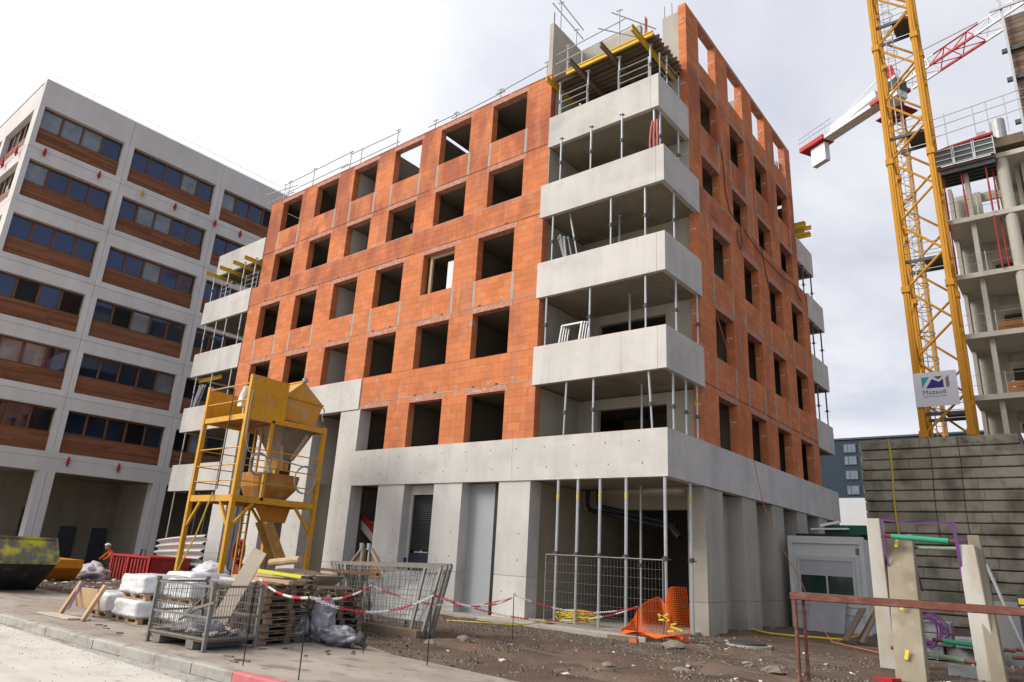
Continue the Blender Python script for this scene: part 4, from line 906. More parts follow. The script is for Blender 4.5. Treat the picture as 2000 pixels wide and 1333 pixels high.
guard('tube guardrail in front of the corner formwork deck', [(-3.9, .33, 18.7, 19.85), (-1.75, .33, 18.7, 20.3)], [((-4.4, .30, 19.6), (-1.5, .30, 19.75)), ((-4.4, .30, 19.2), (-1.2, .30, 19.3)), ((-2.0, .2, 20.2), (-1.0, 1.6, 20.0)), ((-2.6, .3, 19.9), (-1.4, 1.5, 19.7))])
k = B()
for i in range(4): k.tube([(-.9, .6 + i * .05, 19.75), (-.92, .62 + i * .05, 19.3), (-.95, .6 + i * .05, 18.8)], .012, 5)
tag(k.build('red_lashing', RED), 'thin red lashing hanging beside the roof formwork', 'strap')
# ================================================================ YELLOW SILO TOWER
st = thing('mortar_silo', 'yellow steel mortar silo tower with two platforms and a hopper', 'silo', (-13.6, -3.45, .1))
LX0, LX1, LY0, LY1 = -14.96, -12.31, -4.96, -1.93
ZL, ZU, ZTP = 3.12, 5.72, 7.1
for x, y, zt in ((LX0, LY0, 6.95), (LX1, LY0, ZTP), (LX1, LY1, ZU + .13), (LX0, LY1, ZU + .13)):
    k = B(); k.bx(x - .07, x + .07, y - .07, y + .07, .1, zt); k.bx(x - .14, x + .14, y - .14, y + .14, .1, .115); k.build('leg', YEL, st)
k = B(); k.bx(LX1 - .05, LX1 + .05, -4.05, -3.95, ZL, ZU); k.build('leg', YEL, st)
for z, h in ((ZL, .20), (ZU, .17)):
    for p, q in (((LX0, LY0), (LX1, LY0)), ((LX1, LY0), (LX1, LY1)), ((LX1, LY1), (LX0, LY1)), ((LX0, LY1), (LX0, LY0))):
        k = B(); a, c = Vector((*p, z)), Vector((*q, z)); d = (c - a).normalized() * .072; k.beam(a + d, c - d, .10, h); k.build('beam', YEL, st)
    k = B()
    for i in range(9):
        y = LY0 + .18 + i * .32
        if y < LY1 - .1: k.bx(LX0 + .06, LX1 - .06, y, y + .29, z + .03, z + .07)
    k.build('deck', mat('rusty_deck', (.25, .12, .04), var=.25, sc=4, rnd=.2), st) if z == ZL else k.build('deck', bpy.data.materials['rusty_deck'], st)
for x, y, dx, dy in ((LX0, LY0, .7, 0), (LX1, LY0, -.7, 0), (LX1, LY1, 0, -.75), (LX0, LY1, 0, -.75), (LX1, LY0, 0, .7), (LX0, LY1, .7, 0)):
    k = B(); k.beam((x, y, ZL - .95), (x + dx, y + dy, ZL - .1), .08, .08); k.build('knee_brace', YEL, st)
for z0, hs in ((ZL, (.55, 1.05, 1.6)), (ZU, (.55, 1.1))):
    for h in hs:
        k = B(); k.cyl((LX0, LY0 - .02, z0 + h), (LX1, LY0 - .02, z0 + h), .022, 6); k.build('rail', YEL, st)
        if z0 == ZL:
            k = B(); k.cyl((LX1 + .02, LY0, z0 + h), (LX1 + .02, LY1, z0 + h), .020, 6); k.build('rail', YEL, st)
            k = B(); k.cyl((LX0, LY0, z0 + h), (LX0, LY1, z0 + h), .020, 6); k.build('rail', YEL, st)
for x in (-14.3, -13.9):
    k = B(); k.bx(x - .03, x + .03, -3.4, -3.34, .1, 5.7); k.build('ladder_rail', YEL, st)
k = B()
for i in range(18): k.cyl((-14.3, -3.37, .4 + i * .29), (-13.9, -3.37, .4 + i * .29), .014, 5)
k.build('ladder_rungs', RUST, st, kind='stuff')
k = B(); k.bx(LX1 + .03, LX1 + .055, LY0 + .08, LY0 + .55, ZU + .02, ZTP); k.build('side_sheet', YEL, st)
k = B(); k.bx(LX1 + .03, LX1 + .055, LY0 + .56, LY0 + 1.35, ZU + .02, ZTP - .02); k.build('side_sheet', YEL, st)
k = B(); k.bx(LX0 + .06, LX1 - .06, LY0 + 1.30, LY0 + 1.34, ZU + .1, ZTP - .25); k.build('side_sheet', YEL, st)
k = B(); k.bx(LX0 - .03, LX0 - .005, LY0 + .1, LY0 + 1.3, ZU + .1, ZTP - .25); k.build('side_sheet', YEL, st)
# bin with ridged lid, cone, mixer trough, chute
BY0, BY1, BX0, BX1 = -3.52, -2.0, -14.6, -12.55; ym = (BY0 + BY1) / 2 - .1
k = B(); k.prism([(BX0, BY0, 5.9), (BX0, BY0, 6.75), (BX0, ym, 7.35), (BX0, BY1 + .05, 6.68), (BX0, BY1 - .18, 5.85)], (BX1 - BX0, 0, 0)); bn = k.build('bin', mat('dusty_yellow', (.55, .31, .06), rough=.6, var=.15, sc=2, stain=[((.42, .36, .29), (1.6, 1.6, 1.6), .5, .66, .8, None)]), st)
k = B(); k.beam((BX1 + .02, BY0, 6.72), (BX1 + .02, BY1 + .05, 6.66), .05, .06); k.beam((BX0, ym, 7.37), (BX1 + .03, ym, 7.37), .08, .05); k.build('stiffener', YEL, bn)
k = B(); k.cyl((BX1, ym, 7.38), (BX1 + .1, ym, 7.44), .10, 8); k.tube([(BX1 + .05, BY1 + .02, 6.6), (BX1 + .05, BY1 + .12, 6.45), (BX1 + .05, BY1 + .02, 6.3), (BX1 + .05, BY1 + .1, 6.1)], .025, 5); k.build('latch', GALV, bn)
k = B(); k.loft([[(-14.4, -3.4, 5.78), (-12.6, -3.4, 5.78), (-12.6, -2.05, 5.78), (-14.4, -2.05, 5.78)], [(-13.6, -3.1, 4.62), (-13.0, -3.1, 4.62), (-13.0, -2.55, 4.62), (-13.6, -2.55, 4.62)]][::-1]); k.build('cone', bpy.data.materials['dusty_yellow'] if False else mat('mortar_splashed', (.26, .21, .155), var=.2, sc=3), st)
k = B(); k.cyl((-13.3, -2.85, 4.3), (-13.3, -2.85, 4.62), .28, 10); k.build('valve', YEL, st)
k = B(); rr = lambda cx, cy, a, b_, z: [(cx + a * math.copysign(abs(math.cos(t * .3927 + .2)) ** .5, math.cos(t * .3927 + .2)), cy + b_ * math.copysign(abs(math.sin(t * .3927 + .2)) ** .5, math.sin(t * .3927 + .2)), z) for t in range(16)]
k.loft([rr(-13.2, -3.3, .55, .55, 3.22), rr(-13.15, -3.25, .70, .80, 3.6), rr(-13.1, -3.25, .68, .86, 4.05)]); k.build('mixer_trough', mat('dirty_orange', (.42, .19, .035), rough=.6, var=.2, sc=3, stain=[((.36, .30, .23), (2, 2, 2), .52, .68, .75, None)]), st)
k = B(); k.loft([[(-13.1, -3.35, 2.5), (-12.65, -3.35, 2.5), (-12.65, -2.75, 2.5), (-13.1, -2.75, 2.5)], [(-13.2, -3.65, 3.01), (-12.6, -3.65, 3.01), (-12.6, -2.65, 3.01), (-13.2, -2.65, 3.01)]]); k.build('outlet', mat('orange_steel', (.50, .19, .025), var=.15, sc=3, rough=.6), st)
k = B(); k.beam((-12.95, -3.35, 2.45), (-12.65, -2.75, 1.15), .62, .05, up=(.3, .6, .5)); k.beam((-13.0 - .28, -3.35, 2.5), (-12.7 - .28, -2.75, 1.2), .03, .22, up=(.3, .6, .5)); k.beam((-13.0 + .36, -3.35, 2.5), (-12.7 + .36, -2.75, 1.2), .03, .22, up=(.3, .6, .5)); k.build('chute', mat('worn_chute', (.40, .22, .06), var=.3, sc=5, rough=.7), st)
k = B(); k.beam((-12.6, -2.9, 4.6), (-12.45, -2.5, 5.5), .10, .12); k.beam((-12.6, -3.2, 4.2), (-12.5, -3.4, 5.0), .08, .08); k.build('arm', mat('dirty_beam', (.33, .26, .18), var=.2), st)
def coil(name, cx, cy, cz, r, n, m, label, cat, tilt=0., wire=.02):
    b = B(); pts = []
    for i in range(n * 16 + 1):
        a = i * math.pi / 8; rr = r * (1 + .06 * math.sin(i * .7)); pts.append((cx + .02 * (i / 16) + tilt * math.sin(a) * .1, cy + rr * math.cos(a), cz + rr * math.sin(a) * 1.05))
    b.tube(pts, wire, 5); return tag(b.build(name, m), label, cat)
HOSE = mat('grey_hose', (.36, .345, .32), rough=.6, var=.15, sc=8)
coil('hose_coil', -12.2, -4.35, 4.25, .33, 4, HOSE, 'coiled grey hose hanging on the silo tower rail', 'hose')
coil('hose_loop', -12.2, -2.55, 3.95, .42, 2, HOSE, 'looped grey hose hanging at the right of the silo tower', 'hose')
k = B(); k.tube([(-12.2, -4.95, 6.6), (-12.17, -5.0, 6.0), (-12.15, -4.98, 5.0), (-12.15, -4.8, 4.6), (-12.15, -4.0, 4.5), (-12.15, -2.4, 4.35)], .022, 5); tag(k.build('grey_hose', HOSE), 'grey hose running down the silo tower corner', 'hose')
k = B(); k.tube([(-13.2, -5.05, 6.7), (-13.22, -5.05, 5), (-13.25, -5.03, 3.4)], .02, 5); tag(k.build('dark_cable', STEELD), 'dark cable hanging from the upper silo platform', 'cable')
k = B(); k.tube([(-13.4, -5.06, 3.3), (-13.6, -5.25, 2.0), (-13.9, -5.5, .8), (-14.1, -5.7, .2)], .028, 6); tag(k.build('yellow_hose', YHOSE), 'yellow hose slanting from the silo platform to the ground', 'hose')
k = B(); k.cyl((-13.05, -4.8, 6.35), (-12.8, -4.8, 6.75), .14, 10); k.bx(-13.05, -12.8, -4.95, -4.7, 6.1, 6.4); tag(k.build('motor_unit', WHT), 'small white motor unit on the upper silo platform', 'motor')
# ================================================================ THINGS ON THE SITE
# ---- wire mesh stillage with debris
def frame_pt(o, ux, uy):
    return lambda a, b_, z: Vector((o[0] + ux[0] * a + uy[0] * b_, o[1] + ux[1] * a + uy[1] * b_, z))
GALVW = mat('dull_galvanised', (.21, .195, .175), rough=.6, metal=.25, var=.2, sc=8)
cg = thing('mesh_crate', 'galvanised wire mesh crate with plaster debris standing on the pavement edge', 'crate', (-3.75, -10.1, .115))
T = frame_pt((-4.45, -10.58), (.996, .09), (-.09, .996)); CW, CDp, CH = 1.6, .95, 1.12
for a in (0, CW):
    for c in (0, CDp):
        k = B(); k.beam(T(a, c, .118), T(a, c, CH), .055, .055); k.bx(*[v for v in (T(a, c, 0).x - .05, T(a, c, 0).x + .05, T(a, c, 0).y - .05, T(a, c, 0).y + .05, .115, .128)]); k.cyl(T(a, c, CH), T(a, c, CH + .05), .05, 8, cap=True); k.build('post', GALVW, cg)
for z in (.30, .62, CH - .03):
    for p, q in (((0, 0), (CW, 0)), ((0, CDp), (CW, CDp)), ((0, 0), (0, CDp)), ((CW, 0), (CW, CDp))):
        k = B(); k.beam(T(*p, z), T(*q, z), .03, .035); k.build('rail', GALVW, cg)
def wires(root, T, p, q, z0, z1, n, m=7, r=.0035, nm='wire_mesh'):
    k = B()
    for i in range(1, n):
        a = p[0] + (q[0] - p[0]) * i / n; c = p[1] + (q[1] - p[1]) * i / n; k.beam(T(a, c, z0), T(a, c, z1), r * 2, r * 2)
    for j in range(1, m): z = z0 + (z1 - z0) * j / m; k.beam(T(*p, z), T(*q, z), r * 2, r * 2)
    return k.build(nm, GALVW, root, kind='stuff')
wires(cg, T, (0, 0), (CW, 0), .3, .62, 30, 3); wires(cg, T, (0, CDp), (CW, CDp), .3, CH, 30, 5); wires(cg, T, (0, 0), (0, CDp), .3, CH, 18, 5); wires(cg, T, (CW, 0), (CW, CDp), .3, CH, 18, 5); wires(cg, T, (0, 0), (CW * .58, 0), .62, CH, 18, 3)
k = B(); k.beam(T(0, CDp / 2, .27), T(CW, CDp / 2, .27), CDp, .04); k.build('deck', WOODG, cg)
for a in (.25, 1.2):
    k = B(); k.beam(T(a, 0, .19), T(a, CDp, .19), .2, .12); k.build('fork_channel', GALVW, cg)
k = B(); k.beam(T(CW * .55, .02, .66), T(CW + .12, -.02, .86), .04, .04); k.beam(T(CW * .4, .1, .5), T(CW * .75, .1, .75), .03, .03); k.beam(T(CW * .62, -.02, .64), T(CW - .05, .0, 1.05), .012, .012); k.build('loose_bars', GALVW, cg, kind='stuff')
PLAST = mat('plaster_scrap', (.62, .55, .50), var=.15, sc=6, rnd=.3)
k = B()
for i in range(46):
    p = T(R.uniform(.08, CW - .1), R.uniform(.1, CDp - .1), .31 + R.random() * .1); a = R.uniform(.04, .13); M = Matrix.Translation(p) @ Matrix.Rotation(R.random() * 6, 4, 'Z') @ Matrix.Rotation(R.uniform(-.5, .5), 4, 'X'); k.bx(-a, a, -a * .6, a * .6, -.012, .012, M)
tag(k.build('scrap', PLAST, kind='stuff'), 'pinkish plaster scraps lying in the wire mesh crate', 'scrap'); bpy.data.objects['scrap']['kind'] = 'stuff'
def blob(cx, cy, cz, rx, ry, rz, seed, amp=.22, nu=28, nv=18, fr=2.6):
    b = B(); rings = []
    for j in range(nv + 1):
        t = math.pi * j / nv; ring = []
        for i in range(nu):
            a = 2 * math.pi * i / nu; d = Vector((math.sin(t) * math.cos(a), math.sin(t) * math.sin(a), -math.cos(t)))
            f = 1 + amp * NZ.noise(d * fr + Vector((seed, 0, 0))) - amp * .8 * abs(NZ.noise(d * fr * 2.7 + Vector((0, seed, 0)))) - amp * .35 * abs(NZ.noise(d * fr * 6 + Vector((3, seed, 0))))
            p = Vector((d.x * rx, d.y * ry, d.z * rz)) * f; p.z = max(p.z, -rz * .86); ring.append((cx + p.x, cy + p.y, cz + p.z))
        rings.append(ring)
    return b.loft(rings)
for i, (a, c, w) in enumerate(((1.0, .3, 'left'), (1.3, .35, 'right'))):
    p = T(a, c, .42); tag(blob(p.x, p.y, p.z, .17, .16, .12, i * 3.1, .3).build('film_bundle', BAGM, smooth=True), f'crumpled grey film bundle in the wire mesh crate, {w} one', 'plastic film', 'film bundles in the crate')
p0, p1 = Vector((-3.5, -9.95, .34)), Vector((-3.18, -9.5, 1.68)); k = B(); k.beam(p0, p1, .27, .035, up=(.62, -.70, .34)); tag(k.build('plank', PLY), 'long pale plank leaning out of the mesh crate', 'plank')
# ---- pallets
def pallet_proto(label, loc, rz, group):
    t = thing('pallet', label, 'pallet', (0, 0, 0), group)
    for i in range(5): k = B(); y = -.6 + i * .275; k.bx(-.4, .4, y, y + .10, .118, .14); k.build('top_board', WOODG, t)
    for x in (-.4, -.05, .30): k = B(); k.bx(x, x + .1, -.6, .6, .022, .117) if False else [k.bx(x, x + .1, y, y + .13, .022, .0955) for y in (-.6, -.065, .47)]; k.build('blocks', WOODG, t, kind='stuff'); k = B(); k.bx(x, x + .1, -.6, .6, .096, .1175); k.build('stringer', WOODG, t)
    for x in (-.4, -.05, .30): k = B(); k.bx(x, x + .1, -.6, .6, 0, .0215); k.build('bottom_board', WOODG, t)
    t.location = loc; t.rotation_euler = (0, 0, rz); t.scale = (1.06, 1, .8); return t
pp = pallet_proto('weathered timber pallet at the bottom of the front pallet stack', (-3.55, -8.78, .115), math.radians(8), 'stacked pallets')
for i in range(1, 9):
    c = copy_tree(pp); c.location = (-3.55 + R.uniform(-.03, .03), -8.78 + R.uniform(-.03, .03), .115 + i * .1135); c.rotation_euler = (0, 0, math.radians(8 + R.uniform(-2, 2)))
    c['label'] = f'weathered timber pallet, {ORD[i]} from the bottom of the front pallet stack'
for i in range(8):
    c = copy_tree(pp); c.location = (-4.62 + R.uniform(-.03, .03), -8.55 + R.uniform(-.03, .03), .115 + i * .1135); c.rotation_euler = (0, 0, math.radians(-2 + R.uniform(-3, 3)))
    c['label'] = f'weathered timber pallet, {ORD[i]} from the bottom of the stack behind the plank'
for i in range(8):
    c = copy_tree(pp); c.location = (-4.3 + R.uniform(-.05, .05), -6.95 + R.uniform(-.05, .05), .10 + i * .1135); c.rotation_euler = (0, 0, math.radians(70 + R.uniform(-4, 4)))
    c['label'] = f'brown timber pallet, {ORD[i]} from the bottom of the stack behind the plastic bags'
for p, q, w, h, m, lab, nm in (((-4.9, -8.9, 1.16), (-3.2, -8.75, 1.14), .12, .07, WOOD, 'pale timber batten lying on the front pallet stack', 'timber'), ((-4.7, -8.5, 1.16), (-3.3, -8.3, 1.14), .16, .05, WOODG, 'dark timber lying behind the batten on the pallet stack', 'timber'), ((-5.0, -9.1, 1.12), (-3.6, -9.2, 1.13), .08, .05, PLAST, 'pinkish painted batten at the front edge of the pallet stack', 'timber'), ((-5.2, -8.2, 1.2), (-4.3, -8.1, 1.21), .14, .07, WOOD, 'short timber at the back of the pallet stack', 'timber'), ((-4.3, -8.35, 1.25), (-3.25, -8.2, 1.2), .20, .06, WOODG, 'grey board under the yellow straightedge', 'timber')):
    k = B(); k.beam(p, q, w, h); tag(k.build(nm, m), lab, 'timber', 'timbers on the pallets')
yl = thing('straightedge', 'fluorescent yellow straightedge lying across the pallet stack', 'tool', (-3.9, -8.6, 1.3))
k = B(); k.beam((-4.55, -8.75, 1.31), (-3.15, -8.55, 1.25), .10, .05); k.build('bar', mat('fluorescent_yellow', (.62, .68, .04), rough=.4, var=.05), yl); k = B(); k.beam((-3.15, -8.55, 1.25), (-2.95, -8.52, 1.24), .10, .04); k.build('end_cap', BLACK, yl)
k = B(); k.cyl((-7.7, -6.3, 1.36), (-6.7, -6.15, 1.48), .09, 10); tag(k.build('log', WOOD), 'pale round timber lying above the trough under the silo', 'timber')
# ---- grey plastic bags
for (x, y, z, a, b_, c, sd, lab) in ((-3.05, -8.05, .50, .26, .24, .42, 1.7, 'grey plastic sack standing upright behind the other two'), (-3.35, -8.35, .36, .22, .30, .30, 4.2, 'grey plastic sack leaning against the pallet stack'), (-2.55, -8.05, .28, .52, .24, .19, 7.7, 'grey plastic sack lying flat at the pavement edge')):
    tag(blob(x, y, z, a, b_, c, sd, .28, 40, 26, 2.2).build('plastic_sack', BAGM, smooth=True), lab, 'sack', 'grey plastic sacks')
k = B(); k.grid(lambda u, v: (-2.12 + u * .2 + .05 * math.sin(v * 7), -8.1 + v * .22, .16 + u * .26 * (1 - v) + .04 * math.sin(u * 9)), 6, 6); tag(k.build('film_scrap', BAGM, smooth=True), 'loose grey film scrap at the end of the flat sack', 'plastic film')
# ---- mesh panels leaning together
def mesh_panel(label, c, n, m, r=.028, bars=()):
    t = thing('mesh_hurdle', label, 'panel', Vector(c[0]), 'mesh panels leaning together'); c = [Vector(p) for p in c]
    for i in range(4):
        k = B(); k.beam(c[i], c[(i + 1) % 4], r * 2, r * 2, up=(0, 1, 0)); k.build('frame_bar', GALVW, t)
    k = B()
    for i in range(1, n): k.beam(c[0].lerp(c[1], i / n), c[3].lerp(c[2], i / n), .008, .008, up=(0, 1, 0))
    for j in range(1, m): k.beam(c[0].lerp(c[3], j / m), c[1].lerp(c[2], j / m), .008, .008, up=(0, 1, 0))
    k.build('wire_mesh', GALVW, t, kind='stuff')
    for u in bars: k = B(); k.beam(c[0].lerp(c[1], u), c[3].lerp(c[2], u), .06, .05, up=(0, 1, 0)); k.build('upright', GALVW, t)
mesh_panel('front galvanised mesh panel of the leaning stack', [(-4.95, -6.0, .12), (-2.75, -5.75, .14), (-2.62, -5.45, 1.52), (-5.75, -5.75, 1.46)], 30, 14, bars=(.08, .86))
mesh_panel('second mesh panel of the leaning stack, just behind the front one', [(-5.1, -5.85, .12), (-2.72, -5.6, .14), (-2.60, -5.3, 1.55), (-6.05, -5.6, 1.46)], 24, 11, bars=(.12,))
mesh_panel('third mesh panel in the middle of the leaning stack', [(-5.2, -5.7, .12), (-2.75, -5.45, .12), (-2.62, -5.15, 1.56), (-6.3, -5.45, 1.46)], 20, 9, .026, bars=(.2,))
mesh_panel('rearmost mesh panel of the leaning stack with the longest top bar', [(-5.3, -5.55, .10), (-2.9, -5.3, .12), (-2.75, -5.0, 1.58), (-6.6, -5.3, 1.46)], 16, 8, .028, bars=(.3, .7))
k = B(); k.bx(-4.6, -2.75, -5.9, -5.55, .06, .26); tag(k.build('timber_sleeper', WOODG), 'weathered sleeper under the mesh panels', 'timber')
k = B(); k.grid(lambda u, v: (-4.6 + 1.75 * u, -5.62 + .42 * v, .42 + v * .98), 3, 3); o = k.build('backing_sheet', mat('pale_board', (.48, .48, .47), var=.1)); sm = o.modifiers.new('t', 'SOLIDIFY'); sm.thickness = .012; tag(o, 'pale board standing behind the mesh panels', 'board')
# ---- formwork braces behind
for x, w in ((-10.9, 'left'), (-9.6, 'right')):
    t = thing('formwork_brace', f'orange plywood formwork wedge behind the mesh panels, {w} one', 'formwork', (x, -1.5, .1), 'orange formwork wedges')
    s = 1 if w == 'left' else -1; xa, xb = (x, x + .95) if s > 0 else (x + .95, x)
    k = B(); k.prism([(xa, -1.5, 1.0), (xb, -1.5, 1.0), (xb, -1.5, 1.85)], (0, .1, 0)); k.build('board', mat('orange_formwork_ply', (.42, .21, .06), var=.2, sc=3) if w == 'left' else bpy.data.materials['orange_formwork_ply'], t)
    k = B(); k.beam((xa, -1.55, .95), (xb, -1.55, 1.88), .06, .06); k.beam((xb, -1.55, .1), (xb, -1.55, 1.95), .07, .07); k.cyl((xb, -1.6, 1.8), (xb, -1.6, 2.0), .07, 8); k.build('stay', GALV, t)
# ---- trough, tarpaulin, steel channel between silo and panels
tr = thing('mortar_trough', 'beige flared mortar trough heaped with dirt beside the mesh panels', 'trough', (-6.2, -6.8, .1))
k = B(); k.loft([[(-6.6, -7.0, .78), (-5.2, -7.0, .82), (-5.2, -6.4, .82), (-6.6, -6.4, .78)], [(-7.3, -7.2, 1.2), (-4.85, -7.2, 1.2), (-4.85, -6.2, 1.2), (-7.3, -6.2, 1.2)]]); k.build('tub', mat('beige_paint', (.40, .33, .25), var=.15, sc=3, rough=.7), tr)
k = B(); k.grid(lambda u, v: (-7.2 + 2.3 * u, -7.1 + .85 * v, 1.19 + .10 * math.sin(u * 3.1) * math.sin(v * 3.1) + .04 * NZ.noise(Vector((u * 6, v * 5, 0)))), 20, 10); k.build('spoil', DIRT, tr)
for x in (-6.4, -5.4): k = B(); k.bx(x - .05, x + .05, -6.9, -6.5, .05, .80); k.build('leg', GALVW, tr)
k = B(); k.beam((-6.5, -7.35, 1.08), (-5.2, -7.2, 1.2), .2, .05); k.beam((-5.2, -7.2, 1.22), (-4.9, -7.2, 1.02), .2, .05); tag(k.build('bent_board', WOOD), 'bent pale board on the front of the mortar trough', 'board')
k = B(); k.beam((-6.0, -6.0, 1.30), (-4.3, -5.75, 1.28), .12, .06); tag(k.build('steel_channel', RUST), 'rusty steel channel lying behind the mortar trough', 'channel')
k = B(); k.grid(lambda u, v: (-6.1 + 1.0 * u, -7.4 + .2 * v, .74 + .06 * math.sin(u * 8) + .2 * v), 10, 4); tag(k.build('blue_tarpaulin', mat('blue_tarp', (.03, .05, .25), rough=.5), smooth=True), 'blue tarpaulin scrap under the mortar trough', 'tarpaulin')
# ---- chain barrier: posts and plastic chains
POSTS = [(-1.43, -10.6, .13, 1.23), (-.06, -10.62, .13, 1.17), (-1.65, -8.21, .10, 1.24), (-.11, -8.20, .10, 1.19), (-1.68, -4.05, .10, 1.05), (.21, -2.01, .10, .94)]
PW = ['nearest the crate', 'nearest the red kerb', 'by the plastic sacks', 'in front of the mesh panels', 'before the right pillar', 'by the orange net']
for (x, y, z0, z1), w in zip(POSTS, PW):
    t = thing('barrier_post', f'thin black steel barrier pin {w}', 'post', (x, y, z0 - .05), 'thin barrier pins')
    lean = R.uniform(-.03, .03); k = B(); k.cyl((x, y, z0 - .05), (x + lean, y, z1), .009, 6); k.build('pin', BLACK, t)
    k = B(); k.tube([(x + lean, y, z1 - .01), (x + lean + .03, y, z1 + .02), (x + lean + .05, y, z1 - .01), (x + lean + .03, y, z1 - .05)], .006, 5); k.build('hook', BLACK, t)
CHR = mat('red_chain_plastic', (.62, .05, .06), rough=.5, var=.08); CHW = mat('white_chain_plastic', (.80, .78, .75), rough=.5, var=.06)
def chain(p, q, sag, label, reds):
    t = thing('plastic_chain', label, 'chain', p, 'red and white plastic chains'); p = Vector(p); q = Vector(q); L = (q - p).length; n = max(8, int(L / .045))
    bs = {}; pt = lambda s: p.lerp(q, s) + Vector((0, 0, -4 * sag * s * (1 - s)))
    for i in range(n):
        s0, s1 = i / n, (i + 1) / n; a, c = pt(s0), pt(s1); d = (c - a).normalized(); sd = d.cross(Vector((0, 0, 1))).normalized(); upv = sd.cross(d)
        w = (sd if i % 2 else upv) * .013; seg = int(((s0 * L) + reds) / .48); b = bs.setdefault(seg, B()); a2, c2 = a - d * .010, c + d * .010
        b.tube([a2, a + w, c + w, c2, c - w, a - w, a2], .0055, 4)
    for sgm, b in bs.items(): b.build('chain_links', CHR if sgm % 2 else CHW, t, kind='stuff')
tp_ = lambda i: (POSTS[i][0] + .03, POSTS[i][1], POSTS[i][3] - .03)
for a, c, sg_, lab, ph in (((-2.9, -9.6, 1.22), tp_(1), .10, 'plastic chain from the pallets to the pin at the red kerb', .3), (tp_(1), tp_(2), .10, 'plastic chain running back to the pin by the sacks', .1), (tp_(1), tp_(3), .22, 'sagging plastic chain along the front of the mesh panels', .0), (tp_(2), tp_(4), .28, 'plastic chain behind the mesh panel pin towards the pillar', .25), (tp_(3), tp_(5), .34, 'long sagging plastic chain towards the orange net', .5), (tp_(3), tp_(4), .2, 'plastic chain between the mesh panels and the pillar', .7), (tp_(4), tp_(5), .22, 'plastic chain across the ground floor recess', .15)): chain(a, c, sg_, lab, ph)
# ---- wrapped pallet loads
def wrapped(x, y, z, w, d, h, seed, label):
    t = thing('wrapped_load', label, 'load', (x, y, z), 'white film wrapped loads')
    b = B(); rings = []; n = 40
    for j in range(9):
        v = j / 8; ring = []
        for i in range(n):
            a = 2 * math.pi * i / n; cx, sy = math.cos(a), math.sin(a); m_ = max(abs(cx), abs(sy)) ** .93; px_, py_ = cx / m_ * w / 2, sy / m_ * d / 2
            f = 1 + .05 * NZ.noise(Vector((cx * 3 + seed, sy * 3, v * 4))) - .05 * abs(NZ.noise(Vector((cx * 9 + seed, sy * 9, v * 5)))) + (.03 if j < 2 else 0); tz = z + .135 + h * v + .03 * NZ.noise(Vector((cx * 4, sy * 4 + seed, v)))
            s_ = 1 if j < 8 else .93
            ring.append((x + px_ * f * s_, y + py_ * f * s_, tz))
        rings.append(ring)
    b.loft(rings); b.build('film', WRAP, t, smooth=True)
    for yy in (-.35, 0, .35): k = B(); k.bx(x - w / 2 + .05, x + w / 2 - .05, y + yy * d - .05, y + yy * d + .05, z, z + .02); [k.bx(x + q * w - .06, x + q * w + .06, y + yy * d - .05, y + yy * d + .05, z + .02, z + .10) for q in (-.4, 0, .4)]; k.build('pallet_runner', WOOD, t)
    k = B(); k.bx(x - w / 2 + .04, x + w / 2 - .04, y - d / 2 + .04, y + d / 2 - .04, z + .1, z + .13); k.build('pallet_top', WOOD, t)
for x, y, z, w, d, h, sd, lab in ((-7.35, -9.3, .115, 1.1, .95, .30, 1, 'white wrapped load at the bottom left of the front stack'), (-7.45, -9.2, .56, 1.15, .95, .34, 2, 'white wrapped load on top of the front stack'), (-6.1, -8.9, .115, 1.1, .95, .30, 3, 'white wrapped load at the bottom behind the mesh crate'), (-6.1, -8.9, .56, 1.1, .95, .33, 4, 'white wrapped load on top behind the mesh crate'), (-8.75, -9.3, .115, 1.1, .95, .36, 5, 'white wrapped load standing behind the timber trestle'), (-7.9, -8.0, .10, 1.2, 1.0, .85, 6, 'tall white wrapped load at the back of the row')): wrapped(x, y, z, w, d, h, sd, lab)
# ---- timber trestle board, ground board
tb = thing('timber_trestle', 'timber board on two legs with a purple strap at the pavement', 'trestle', (-8.5, -10.15, .115))
k = B(); k.beam((-9.0, -10.1, .50), (-7.85, -10.1, .52), .03, .40, up=(0, -.25, 1)); k.build('board', WOOD, tb)
for x in (-9.12, -7.9): k = B(); k.beam((x, -10.3, .118), (x + .12, -10.05, .80), .10, .07, up=(0, 1, 0)); k.build('leg', WOOD, tb)
k = B(); k.beam((-8.75, -10.16, .75), (-8.85, -10.26, .25), .04, .01, up=(0, 1, 0)); k.beam((-8.68, -10.16, .75), (-8.8, -10.26, .28), .04, .01, up=(0, 1, 0)); tag(k.build('purple_strap', PURPLE), 'purple strap hanging over the timber trestle', 'strap')
k = B(); k.prism([(-9.5, -10.62, .125), (-8.0, -10.55, .125), (-7.95, -10.25, .125), (-9.3, -10.35, .125)], (0, 0, .03)); tag(k.build('ground_board', PLY), 'pale board lying on the pavement before the trestle', 'board')
